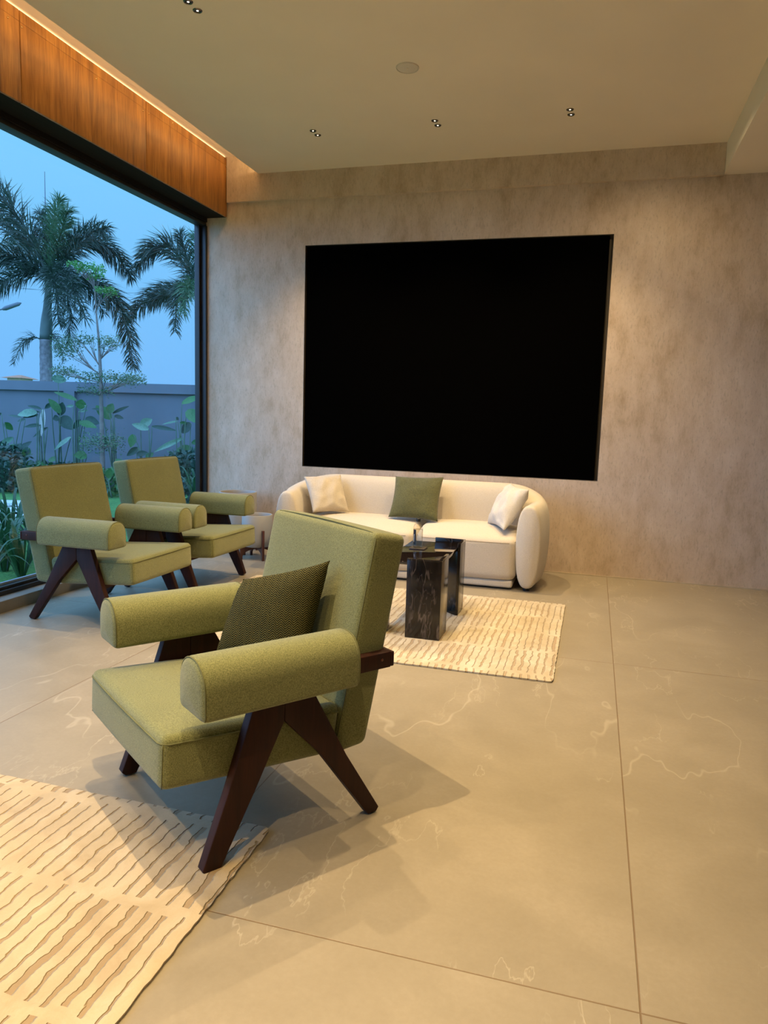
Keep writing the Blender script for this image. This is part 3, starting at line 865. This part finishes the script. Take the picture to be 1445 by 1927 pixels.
# ------------------------------------------------------------------ planters
def planter(label, x, y, r, zt_, zb_, rot, zl):
    t = thing('planter', label, 'planter', (x, y, 0), 0, 'ceramic planters on wooden stands')
    MB().lathe([(.0001, zb_), (r*.90, zb_), (r*.97, zb_+.012), (r, zb_+.05), (r, zt_-.004), (r-.003, zt_), (r-.011, zt_), (r-.014, zt_-.004), (r-.014, zt_-.05), (r-.016, zb_+.02), (.0001, zb_+.02)], 56, cap=False).build('pot', MAT['ceramic'], t, True, sharp=.9)
    MB().lathe([(.0001, zt_-.055), (r-.0165, zt_-.055)], 40, cap=False).build('potting_soil', MAT['soil'], t)
    st = bpy.data.objects.new('wooden_stand', None)
    L = r+.003
    for k in range(4):
        a = rot+k*PI/2
        # post
        R_ = Matrix.Rotation(a, 4, 'Z')
        mb = MB().box(L, L+.022, -.011, .011, 0, zl)
        for i, q in enumerate(mb.v): mb.v[i] = R_ @ q
        mb.build('stand_leg', MAT['stand'], t, bevel=.003)
        mb = MB()
        # arched spandrel under the pot
        n = 10; poly = [(L, zb_-.002), (.012, zb_-.002), (.012, zb_-.03)]
        for i in range(n+1):
            an = PI/2*i/n
            poly.append((.012+(L-.012)*math.sin(an), (zb_-.03)*(.25+.75*math.cos(an)) if i < n else .02))
        mb.prism(poly, -.009, .009, lambda p, q_, a_: (p, a_, q_))
        for i, q in enumerate(mb.v): mb.v[i] = R_ @ q
        mb.build('stand_arch', MAT['stand'], t)
    return t
planter('tall wide off-white pot behind the far lounge chair, by the wall corner', -3.14, 6.09, .172, .565, .20, PI/4, .33)
planter('smaller off-white pot on walnut stand between the far lounge chair and sofa', -2.842, 5.88, .135, .398, .115, PI/4+.02, .27)

# ------------------------------------------------------------------ garden
GZ = -.12
struct(mesh_obj('ground', [(-70, -30, GZ), (-3.72, -30, GZ), (-3.72, 6.5, GZ), (30, 6.5, GZ), (30, 70, GZ), (-70, 70, GZ)], [(0, 1, 2, 5), (2, 3, 4, 5)], MAT['grass']))
A = at(0, 715.2, 14); B = at(371, 725, 13.5); zw = (A.z+B.z)/2
dw = Vector((B.x-A.x, B.y-A.y, 0)).normalized(); nw = Vector((dw.y, -dw.x, 0))  # toward the room
if nw.y > 0: nw = -nw
def gw_box(s0, s1, d0, d1, z0_, z1_, mb):
    o = Vector((A.x, A.y, 0)); v = []
    for z in (z0_, z1_):
        for d in (d0, d1):
            for s in (s0, s1): v.append(o+dw*s+nw*d+Vector((0, 0, z)))
    return mb.add(v, [(0, 2, 3, 1), (4, 5, 7, 6), (0, 1, 5, 4), (2, 6, 7, 3), (0, 4, 6, 2), (1, 3, 7, 5)])
gw = thing('garden_wall', 'grey-blue rendered boundary wall with coping behind the garden plants', 'wall', (A.x, A.y, 0))
def gwpart(name, boxes, mat):
    mb = MB()
    for b in boxes: gw_box(*b, mb)
    mb.v = [q-Vector((A.x, A.y, 0)) for q in mb.v]; mb.build(name, mat, gw)
gwpart('infill_panel', [(-14, 12, -.10, 0, GZ, zw-.001)], MAT['garden_wall'])
gwpart('coping', [(-14, 12, .001, .07, zw-.175, zw)], MAT['garden_wall'])
# pilasters: one seen at px 125-145
def s_at(px):
    d = at(px, 800, 1)-Vector((0, 0, CAMZ)); d.z = 0
    # intersect with wall line
    den = d.x*dw.y-d.y*dw.x
    t = (A.x*dw.y-A.y*dw.x)/den
    return (d*t-Vector((A.x, A.y, 0))).dot(dw)
sp0, sp1 = s_at(125), s_at(145)
for k in (-3, -2, -1, 0, 1, 2):
    gwpart('pilaster', [(sp0+k*3.2, sp1+k*3.2, .001, .07, GZ, zw-.176)], MAT['garden_wall'])

def blade(mb, base, tip, width, nrm=None, cup=.15, droop=.1, n=8, tipw=0, wavy=0, profile='leaf'):
    base, tip = Vector(base), Vector(tip); ax = tip-base; L = ax.length
    if nrm is None: nrm = Vector((0, -1, .3))
    side = ax.cross(Vector(nrm)).normalized(); up = side.cross(ax).normalized()
    v = []; f = []
    for i in range(n+1):
        k = i/n
        if profile == 'leaf': w = width*.5*(math.sin(PI*min(1, k*.93+.05))**.75)*(1.12-.35*k)
        else: w = width*.5*min(1, .5+k*2)*(1-k**3)
        c = base+ax*k+Vector((0, 0, -1))*droop*L*(k*k) + up*(.0)
        wv = wavy*math.sin(k*17+width*50)
        for j in (-1, -.5, 0, .5, 1):
            v.append(c+side*(w*j)+up*(cup*w*(abs(j)**1.5)+wv*abs(j)*w))
    for i in range(n):
        for j in range(4): f.append((i*5+j, i*5+j+1, (i+1)*5+j+1, (i+1)*5+j))
    mb.add(v, f)

def bez(a, b, c, n=24):
    a, b, c = map(Vector, (a, b, c))
    return [a*(1-t)**2+b*2*t*(1-t)+c*t*t for t in [i/n for i in range(n+1)]]

def frond(parent, org, a, b, c, L, n, mat, rnd, name='frond'):
    pts = bez(a, b, c, 26)
    mb = MB().tube([p-org for p in pts], [.030*(1-.75*i/26)*(L/.6) for i in range(27)], 5)
    tot = len(pts)-1
    for i in range(n):
        k = .10+.90*(i/n)
        x = k*tot; j = min(tot-1, int(x)); p = pts[j].lerp(pts[j+1], x-j); tg = (pts[j+1]-pts[j]).normalized()
        ang = rnd.uniform(0, 2*PI)
        ref = tg.cross(Vector((0, 0, 1))).normalized(); up = ref.cross(tg).normalized()
        rad = ref*math.cos(ang)+up*math.sin(ang)
        l = L*(.55+.5*math.sin(PI*min(1, .12+k*.9)))*rnd.uniform(.75, 1.1)
        d = (tg*rnd.uniform(.55, .9)+rad*.75).normalized()
        q1 = p+d*l*.5; d2 = (d+Vector((0, 0, -.55))).normalized(); q2 = q1+d2*l*.5
        w = .0125*(L/.6)*rnd.uniform(.8, 1.3); sd = d.cross(Vector((rnd.uniform(-1, 1), rnd.uniform(-1, 1), rnd.uniform(-1, 1)))).normalized()
        vs = [p-sd*w*.4, p+sd*w*.4, q1-sd*w, q1+sd*w, q2]
        mb.add([q-org for q in vs], [(0, 1, 3, 2), (2, 3, 4)])
    return mesh_obj(name, mb.v, mb.f, mat, parent)

def palm(label, t, trunk_px, base_py, mid_py, crown, fronds, w_px, seed):
    rnd = random.Random(seed)
    tp = at(trunk_px, base_py, t); org = Vector((tp.x, tp.y, GZ))
    root = thing('palm_tree', label, 'tree', org, 0, 'palm trees behind the garden wall')
    r = w_px/2/FPX*t
    m = at(trunk_px+1, mid_py, t); cr = at(*crown, t)
    prof = []
    H = m.z-GZ
    trunk = MB(); pts = []; rad = []
    n = 60
    for i in range(n+1):
        k = i/n; pts.append(Vector((0, 0, 0)).lerp(m-org, k)); rad.append(r*(1.12-.16*k)*(1.0+(.035 if i % 4 == 0 else 0)))
    trunk.tube(pts, rad, 16).build('trunk', MAT['bark'], root, True)
    cs_ = MB(); pts = []; rad = []
    for i in range(13):
        k = i/12; pts.append((m-org).lerp(cr-org, k)); rad.append(r*(.98+.12*math.sin(PI*min(1, k*2.0))-.55*k))
    cs_.tube(pts, rad, 14).build('crownshaft', MAT['crownshaft'], root, True)
    for (b, c, dt, L, n, mt, st) in fronds:
        a = cr if st is None else at(*st, t)
        frond(root, org, a, at(b[0], b[1], t+dt*.6), at(c[0], c[1], t+dt), L, n, MAT[mt], rnd)
    return root
palm('large palm tree with ringed grey trunk at the left of the window', 18, 85, 740, 640, (92, 525), [
    ((38, 385), (-28, 345), .5, .75, 420, 'palm', None), ((42, 440), (-20, 400), 1.5, .7, 360, 'palm', None), ((30, 455), (-40, 500), -.8, .65, 380, 'palm', None), ((40, 490), (-30, 560), -1.2, .6, 340, 'palm', None),
    ((96, 430), (112, 378), .8, .6, 420, 'palm_new', None), ((112, 440), (128, 395), -1, .55, 320, 'palm_new', None), ((85, 440), (75, 400), 1, .55, 260, 'palm', None),
    ((165, 385), (246, 520), .4, .68, 520, 'palm', None), ((150, 430), (200, 430), -1.6, .6, 360, 'palm', None),
    ((120, 470), (160, 600), -2.4, .55, 380, 'palm', None), ((100, 480), (112, 610), -2.8, .55, 380, 'palm', None), ((140, 520), (130, 650), -.5, .5, 320, 'palm', None),
    ((238, 500), (250, 690), -.3, .62, 620, 'palm', None), ((160, 510), (195, 590), .6, .5, 260, 'palm', None),
    ((48, 618), (26, 685), -.3, .32, 150, 'palm', (78, 640)), ((105, 620), (120, 680), -.4, .3, 140, 'palm', (92, 630))], 22, 3)
palm('palm tree half hidden behind the window post at the right', 19, 381, 745, 650, (377, 560), [
    ((312, 395), (256, 510), .2, .66, 480, 'palm', None), ((362, 460), (385, 430), .6, .6, 300, 'palm_new', None), ((345, 470), (338, 440), -.8, .5, 240, 'palm', None),
    ((310, 520), (238, 600), .4, .6, 480, 'palm', None), ((330, 500), (330, 625), -1.6, .5, 340, 'palm', None), ((350, 500), (345, 590), -2.2, .5, 300, 'palm_new', None),
    ((330, 540), (280, 570), -.5, .55, 300, 'palm', None), ((430, 450), (480, 520), 0, .6, 300, 'palm', None), ((425, 520), (450, 620), .5, .6, 300, 'palm', None)], 17, 5)

# young tiered tree in front of the garden wall
TT = 12.2
tb0 = at(193, 885, TT); torg = Vector((tb0.x, tb0.y, GZ))
tree = thing('young_tree', 'slender young tree with flat tiers of small leaves before the garden wall', 'tree', torg)
tr_pts = [torg, at(193, 870, TT), at(191, 780, TT), at(189, 700, TT), at(186, 640, TT), at(181, 590, TT), at(178, 540, TT), at(168, 505, TT)]
MB().tube([p-torg for p in tr_pts], [.045, .04, .034, .028, .02, .014, .01, .006], 8).build('trunk', MAT['trunk'], tree, True)
rnd = random.Random(11)
tiers = [(192, 833, 42, 22, 950, 'leaf_small', (192, 850)), (210, 712, 62, 13, 1150, 'leaf_small', (190, 735)), (180, 735, 34, 9, 380, 'leaf_small', (190, 745)), (205, 645, 22, 16, 420, 'leaf_small', (187, 680)),
         (125, 655, 27, 24, 700, 'leaf_small', (188, 705)), (120, 700, 24, 12, 420, 'leaf_small', (189, 720)), (250, 715, 25, 10, 260, 'leaf_small', (190, 740)), (170, 505, 26, 9, 260, 'leaf_bright', (179, 550)),
         (180, 520, 14, 7, 120, 'leaf_bright', (180, 560)), (200, 548, 20, 8, 200, 'leaf_bright', (182, 580)), (140, 497, 14, 5, 90, 'leaf_bright', (178, 540)), (160, 640, 20, 14, 250, 'leaf_small', (188, 690))]
for (cx, cy, rx, ry, n, mt, src) in tiers:
    c = at(cx, cy, TT); s = TT/FPX; mb = MB(); mbb = MB()
    st = at(*src, TT)
    for k in range(7):
        a = rnd.uniform(0, 2*PI); e = c+Vector((math.cos(a)*rx*s*.85, math.sin(a)*rx*s*.85, rnd.uniform(-.4, .6)*ry*s))
        mbb.tube([p-torg for p in bez(st, (st+c)/2+Vector((0, 0, -.03)), e, 5)], [.008, .007, .006, .005, .004, .003], 5)
    for k in range(n):
        a = rnd.uniform(0, 2*PI); q = math.sqrt(rnd.random()); zz = rnd.gauss(0, .45)
        p = c+Vector((math.cos(a)*rx*s*q, math.sin(a)*rx*s*q, zz*ry*s))
        l = rnd.uniform(.025, .05)*(1.4 if mt == 'leaf_bright' else 1.0); d = Vector((rnd.uniform(-1, 1), rnd.uniform(-1, 1), rnd.uniform(-.5, .7))).normalized(); sd = d.cross(Vector((rnd.uniform(-1, 1), rnd.uniform(-1, 1), rnd.uniform(-1, 1)))).normalized()
        mb.add([p-torg, p-torg+d*l*.5+sd*l*.24, p-torg+d*l, p-torg+d*l*.5-sd*l*.24], [(0, 1, 2, 3)])
    br = mesh_obj('branches', mbb.v, mbb.f, MAT['trunk'], tree, True)
    mesh_obj('foliage', mb.v, mb.f, MAT[mt], br)

# broad-leaved plants; leaf = (x0,y0 base px),(x1,y1 tip px),width px, material
def zA(x, y): return (x/7.225, 700+y/7.225)
def zB(x, y): return (200+x/7.225, 700+y/7.225)
plants = [
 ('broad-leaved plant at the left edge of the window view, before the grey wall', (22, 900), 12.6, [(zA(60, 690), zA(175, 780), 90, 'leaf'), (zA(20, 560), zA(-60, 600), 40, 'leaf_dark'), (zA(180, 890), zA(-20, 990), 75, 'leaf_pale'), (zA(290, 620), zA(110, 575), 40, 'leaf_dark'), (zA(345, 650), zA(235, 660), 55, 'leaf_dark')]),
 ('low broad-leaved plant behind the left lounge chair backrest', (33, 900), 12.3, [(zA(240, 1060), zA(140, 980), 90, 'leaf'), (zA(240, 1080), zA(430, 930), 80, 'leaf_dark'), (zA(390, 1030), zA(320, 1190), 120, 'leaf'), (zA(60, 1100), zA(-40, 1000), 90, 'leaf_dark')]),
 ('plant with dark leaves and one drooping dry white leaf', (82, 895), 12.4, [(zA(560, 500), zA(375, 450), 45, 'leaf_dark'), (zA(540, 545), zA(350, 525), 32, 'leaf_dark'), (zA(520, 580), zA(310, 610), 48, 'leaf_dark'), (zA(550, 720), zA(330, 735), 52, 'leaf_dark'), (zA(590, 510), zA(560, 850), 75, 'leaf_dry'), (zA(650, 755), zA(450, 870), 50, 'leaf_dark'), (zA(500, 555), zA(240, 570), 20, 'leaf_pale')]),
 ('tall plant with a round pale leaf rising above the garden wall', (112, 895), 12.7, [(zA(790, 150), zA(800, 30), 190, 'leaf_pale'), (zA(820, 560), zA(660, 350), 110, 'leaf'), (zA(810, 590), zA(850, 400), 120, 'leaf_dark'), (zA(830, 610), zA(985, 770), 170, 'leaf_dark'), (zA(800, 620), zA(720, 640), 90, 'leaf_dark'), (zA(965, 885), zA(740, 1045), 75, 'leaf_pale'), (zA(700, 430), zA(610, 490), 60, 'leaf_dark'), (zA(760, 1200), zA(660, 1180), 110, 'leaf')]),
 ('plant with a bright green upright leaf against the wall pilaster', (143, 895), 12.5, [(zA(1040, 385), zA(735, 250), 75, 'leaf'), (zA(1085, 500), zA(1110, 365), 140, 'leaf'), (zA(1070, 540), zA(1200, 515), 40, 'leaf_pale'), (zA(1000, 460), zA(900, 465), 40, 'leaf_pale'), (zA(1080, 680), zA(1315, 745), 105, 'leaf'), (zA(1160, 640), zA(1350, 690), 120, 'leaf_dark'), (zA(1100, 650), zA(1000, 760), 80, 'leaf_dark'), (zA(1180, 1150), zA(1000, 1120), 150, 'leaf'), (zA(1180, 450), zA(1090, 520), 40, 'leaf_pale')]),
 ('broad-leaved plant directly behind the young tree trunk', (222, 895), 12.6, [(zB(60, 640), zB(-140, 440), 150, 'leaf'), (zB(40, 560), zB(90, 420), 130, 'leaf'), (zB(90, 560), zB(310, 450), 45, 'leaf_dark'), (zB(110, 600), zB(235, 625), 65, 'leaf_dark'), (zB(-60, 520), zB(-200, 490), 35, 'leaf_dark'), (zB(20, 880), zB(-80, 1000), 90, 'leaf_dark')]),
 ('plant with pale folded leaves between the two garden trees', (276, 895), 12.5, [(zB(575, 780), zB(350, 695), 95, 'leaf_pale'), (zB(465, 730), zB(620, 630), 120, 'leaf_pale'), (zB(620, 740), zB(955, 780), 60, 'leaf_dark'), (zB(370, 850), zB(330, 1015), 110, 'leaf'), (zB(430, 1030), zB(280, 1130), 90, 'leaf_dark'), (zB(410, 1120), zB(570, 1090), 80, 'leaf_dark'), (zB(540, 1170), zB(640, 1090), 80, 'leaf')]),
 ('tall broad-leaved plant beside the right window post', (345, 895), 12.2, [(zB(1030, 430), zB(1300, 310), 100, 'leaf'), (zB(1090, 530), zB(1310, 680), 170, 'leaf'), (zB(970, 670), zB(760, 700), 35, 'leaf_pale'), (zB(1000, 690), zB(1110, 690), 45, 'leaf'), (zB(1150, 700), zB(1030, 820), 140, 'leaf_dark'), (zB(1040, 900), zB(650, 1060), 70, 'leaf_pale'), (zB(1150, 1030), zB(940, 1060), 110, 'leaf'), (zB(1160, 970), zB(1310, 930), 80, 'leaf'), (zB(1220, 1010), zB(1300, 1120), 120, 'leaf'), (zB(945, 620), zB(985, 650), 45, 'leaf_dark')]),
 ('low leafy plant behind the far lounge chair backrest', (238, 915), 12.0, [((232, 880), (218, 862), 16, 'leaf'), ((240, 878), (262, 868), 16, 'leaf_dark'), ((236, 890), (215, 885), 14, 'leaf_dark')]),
 ('low leafy plant glimpsed between the two window lounge chairs', (205, 930), 11.6, [((203, 900), (208, 880), 14, 'leaf'), ((200, 920), (214, 905), 16, 'leaf_dark'), ((198, 935), (212, 940), 14, 'leaf')]),
]
for (lab, base, t, leaves) in plants:
    b = at(base[0], base[1], t); org = Vector((b.x, b.y, GZ)); r_ = random.Random(int(base[0]))
    root = thing('broadleaf_plant', lab, 'plant', org, 0, 'broad-leaved plants along the garden wall')
    px2m = t/FPX
    for (p0, p1, w, mt) in leaves:
        dt = r_.uniform(-.25, .25)
        a = at(p0[0], p0[1], t+dt*.5); e = at(p1[0], p1[1], t+dt)
        wpx = w/7.225 if w > 20 or w < 0 else w
        st = MB().tube([p-org for p in bez(org+Vector((r_.uniform(-.1, .1), r_.uniform(-.1, .1), 0)), (org*.5+a*.5)+Vector((r_.uniform(-.08, .08), 0, .1)), a, 8)], [.014-.001*i for i in range(9)], 6)
        so = st.build('stem', MAT['stem'], root, True)
        mb = MB(); toc = (Vector((0, 0, CAMZ))-a).normalized()
        blade(mb, a-org, e-org, wpx*px2m*1.05, toc+Vector((r_.uniform(-.5, .5), 0, r_.uniform(0, .7))), .25, .06, 9, wavy=.06)
        mesh_obj('leaf', mb.v, mb.f, MAT[mt], so, True)

# leafy shrubs at the foot of the wall
def shrub(label, px, py, t, w, h, n, mt, seed, name='leafy_shrub', ll=(.07, .13)):
    b = at(px, py, t); org = Vector((b.x, b.y, GZ)); r_ = random.Random(seed)
    root = thing(name, label, 'shrub', org)
    mb = MB(); ms = MB()
    for k in range(14):
        a = r_.uniform(0, 2*PI); e = Vector((math.cos(a)*w*.7*r_.random(), math.sin(a)*w*.5*r_.random(), h*r_.uniform(.6, .95)))
        ms.tube(bez((0, 0, 0), (e.x*.3, e.y*.3, e.z*.6), e, 4), .006, 5)
    for k in range(n):
        a = r_.uniform(0, 2*PI); z = r_.random(); q = math.sqrt(r_.random())*math.sqrt(max(0, 1-(z-.35)**2*1.6))
        p = Vector((math.cos(a)*w*q, math.sin(a)*w*.6*q, z*h)); l = r_.uniform(*ll)
        d = Vector((r_.uniform(-1, 1), r_.uniform(-1, 1), r_.uniform(-.4, .8))).normalized(); sd = d.cross(Vector((r_.uniform(-1, 1), r_.uniform(-1, 1), r_.uniform(-1, 1)))).normalized()
        mb.add([p, p+d*l*.5+sd*l*.28, p+d*l, p+d*l*.5-sd*l*.28], [(0, 1, 2, 3)])
    mesh_obj('stems', ms.v, ms.f, MAT['stem'], root); mesh_obj('foliage', mb.v, mb.f, MAT[mt], root)
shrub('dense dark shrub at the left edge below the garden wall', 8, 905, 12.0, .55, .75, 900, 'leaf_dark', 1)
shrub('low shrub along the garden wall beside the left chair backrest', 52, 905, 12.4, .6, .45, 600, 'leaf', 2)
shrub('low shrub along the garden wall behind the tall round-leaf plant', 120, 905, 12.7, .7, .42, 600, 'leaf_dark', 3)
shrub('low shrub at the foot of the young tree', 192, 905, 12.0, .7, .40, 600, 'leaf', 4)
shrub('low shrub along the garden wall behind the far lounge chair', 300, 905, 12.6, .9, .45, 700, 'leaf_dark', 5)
shrub('leafy shrub beside the right window post above the chair arm', 362, 925, 11.0, .55, .8, 900, 'leaf_dark', 6)

# strap-leaved clumps just outside the glass
def strap(label, x, y, h, n, seed, spread=.5, w=.035, group='strap-leaved clumps outside the glass'):
    r_ = random.Random(seed); root = thing('strap_leaf_clump', label, 'plant', (x, y, GZ), 0, group)
    for k in range(n):
        a = r_.uniform(0, 2*PI); l = h*r_.uniform(.7, 1.15); sp_ = spread*r_.uniform(.4, 1.1)
        d = Vector((math.cos(a), math.sin(a), 0)); pts = bez((d*.03), d*sp_*.45+Vector((0, 0, l*1.15)), d*sp_+Vector((0, 0, l*r_.uniform(.35, .85))), 9)
        side = d.cross(Vector((0, 0, 1))); v = []; f = []
        for i, p in enumerate(pts):
            ww = w*.5*min(1, .55+i*.2)*(1-(i/9)**3)
            for j, c_ in ((-1, .0), (0, -.25), (1, 0)): v.append(p+side*ww*j+Vector((0, 0, c_*ww)))
        for i in range(9):
            for j in range(2): f.append((i*3+j, i*3+j+1, (i+1)*3+j+1, (i+1)*3+j))
        mesh_obj('leaf', v, f, MAT['strap'], root, True)
for i, (px, py, h, n, s) in enumerate([(8, 1075, .55, 26, .45), (40, 1085, .5, 26, .4), (-25, 1060, .6, 24, .45), (70, 1050, .5, 24, .4), (22, 1030, .62, 26, .5), (-30, 1110, .5, 22, .4)]):
    d = at(px, py, 1)-Vector((0, 0, CAMZ)); tt = (GZ-CAMZ)/d.z; g = Vector((0, 0, CAMZ))+d*tt
    labs = ['strap-leaved clump at the lower left edge just outside the glass', 'low strap-leaved clump outside the glass beside the chair rear leg', 'strap-leaved clump outside the glass, cut by the left photo edge', 'strap-leaved clump outside the glass behind the left lounge chair', 'tallest strap-leaved clump, nearest the stepping stones', 'strap-leaved clump outside the glass, lowest at the left photo edge']
    strap(labs[i], g.x, g.y, h, n, i+20, s)
b = at(372, 930, 10.2); strap('pale strap-leaved clump beside the right window post above the chair arm', b.x, b.y, .75, 26, 40, .45)

# stepping stones
k = 0
for (px, py, w) in [(12, 946, .5), (-8, 953, .5), (20, 958, .45), (-12, 966, .45), (24, 970, .42), (6, 979, .42)]:
    d = at(px, py, 1)-Vector((0, 0, CAMZ)); tt = (GZ+.02-CAMZ)/d.z; g = Vector((0, 0, CAMZ))+d*tt
    names_ = ['farthest on the lawn', 'second farthest at the left photo edge', 'third farthest, beside the left chair backrest', 'fourth farthest at the left photo edge', 'fifth, just above the strap leaves by the chair', 'nearest the window']
    o = rbox((w, .16, .02), .01, 3, nr=2).build('stepping_stone', MAT['slab'], None, True, (g.x, g.y, GZ+.021)); o.rotation_euler = (0, 0, .28)
    tag(o, 'pale stepping stone in the grass, '+names_[k], 'paving', 'pale stepping stones on the lawn'); k += 1

# distant things
hb = at(38, 716, 60); hc = Vector((hb.x, hb.y, GZ))
hs_ = thing('house', 'small distant house with terracotta roof seen over the garden wall', 'house', hc, -yaw)
zt_ = at(38, 712.5, 60).z-GZ
w_ = 14/FPX*60
MB().box(-w_*.9, w_*.9, -1, 1, 0, zt_).build('house_wall', MAT['house_wall'], hs_)
MB().add([(-w_*1.35, -1.6, zt_), (w_*1.35, -1.6, zt_), (w_*1.35, 1.6, zt_), (-w_*1.35, 1.6, zt_), (-w_*.25, 0, zt_+.28), (w_*.25, 0, zt_+.28)], [(0, 1, 5, 4), (1, 2, 5), (2, 3, 4, 5), (3, 0, 4), (0, 3, 2, 1)]).build('roof', MAT['roof_tile'], hs_)
lp = at(-60, 590, 30); lo = Vector((lp.x, lp.y, GZ))
sl = thing('street_lamp', 'street lamp head reaching in from the left edge against the sky', 'street lamp', lo)
MB().tube([Vector((0, 0, 0)), lp-lo], .06, 8).build('pole', MAT['metal_far'], sl, True)
p1, p2, p3 = at(-60, 592, 30), at(5, 582, 30), at(40, 570, 30)
MB().tube([lp-lo, p1-lo, p2-lo], .03, 8).build('arm', MAT['metal_far'], sl, True)
MB().tube([p2-lo, p2.lerp(p3, .15)-lo, p2.lerp(p3, .85)-lo, p3-lo], [.05, .09, .08, .02], 10).build('lamp_head', MAT['metal_far'], sl, True)
ap = at(88, 560, 19.6); ao = Vector((ap.x, ap.y, GZ))
o = MB().tube([Vector((0, 0, 0)), ap-ao, at(86, 430, 19.6)-ao, at(84, 323, 19.6)-ao], [.03, .025, .02, .008], 8).build('mast', MAT['metal_far'], None, True, ao)
tag(o, 'thin grey mast rising above the large palm crown', 'mast')
for (a, c, lab) in (((-40, 538), (420, 552), 'upper thin overhead cable crossing the sky behind the palms'), ((-40, 533), (430, 570), 'lower thin overhead cable crossing the sky behind the palms')):
    dd_ = 34 if 'upper' in lab else 38; A_ = at(*a, dd_); B_ = at(*c, dd_)
    o = MB().tube([p-A_ for p in bez(A_, (A_+B_)/2+Vector((0, 0, -.25)), B_, 12)], .008, 5).build('overhead_cable', MAT['metal_far'], None, True, A_)
    tag(o, lab, 'cable')

# ------------------------------------------------------------------ world
w = bpy.data.worlds.new('dusk_sky'); sc.world = w; w.use_nodes = True
nt = w.node_tree; nt.nodes.clear()
out = nt.nodes.new('ShaderNodeOutputWorld'); bg = nt.nodes.new('ShaderNodeBackground'); tc = nt.nodes.new('ShaderNodeTexCoord')
sx = nt.nodes.new('ShaderNodeSeparateXYZ'); rp = nt.nodes.new('ShaderNodeValToRGB')
nt.links.new(tc.outputs['Generated'], sx.inputs[0]); nt.links.new(sx.outputs[2], rp.inputs[0]); pass; nt.links.new(bg.outputs[0], out.inputs[0])
cr = rp.color_ramp
stops = [(0, (.10, .25, .45)), (.02, (.185, .48, .93)), (.18, (.20, .545, .97)), (.38, (.225, .635, 1.0)), (1, (.30, .62, 1.0))]
while len(cr.elements) < len(stops): cr.elements.new(.5)
for e, (p, c) in zip(cr.elements, stops): e.position = p; e.color = (*c, 1)
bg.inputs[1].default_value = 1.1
def _mr(src, a, b, c, d):
    n = nt.nodes.new('ShaderNodeMapRange'); n.interpolation_type = 'SMOOTHSTEP'; nt.links.new(src, n.inputs[0])
    for i, v in enumerate((a, b, c, d)): n.inputs[1+i].default_value = v
    return n.outputs[0]
def _m(op, a, b):
    n = nt.nodes.new('ShaderNodeMath'); n.operation = op
    for i, v in enumerate((a, b)):
        if isinstance(v, (int, float)): n.inputs[i].default_value = v
        else: nt.links.new(v, n.inputs[i])
    return n.outputs[0]
south = _mr(sx.outputs[1], .45, -.2, 0, 2.7)      # added blue fill: unseen sky behind the camera made brighter
zen = _mr(sx.outputs[2], .50, .8, 0, 1.6)         # same added fill overhead, above the window view
fill_gain = _m('MAXIMUM', south, zen)
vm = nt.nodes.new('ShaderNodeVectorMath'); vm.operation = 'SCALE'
vm.inputs[0].default_value = (.235, .47, .98); nt.links.new(fill_gain, vm.inputs['Scale'])
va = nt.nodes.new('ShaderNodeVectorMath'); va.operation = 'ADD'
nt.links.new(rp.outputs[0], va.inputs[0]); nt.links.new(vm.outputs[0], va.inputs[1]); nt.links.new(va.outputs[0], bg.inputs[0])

sc.view_settings.view_transform = 'Standard'
sc.view_settings.look = 'None'
sc.view_settings.exposure = 0
sc.view_settings.gamma = 1
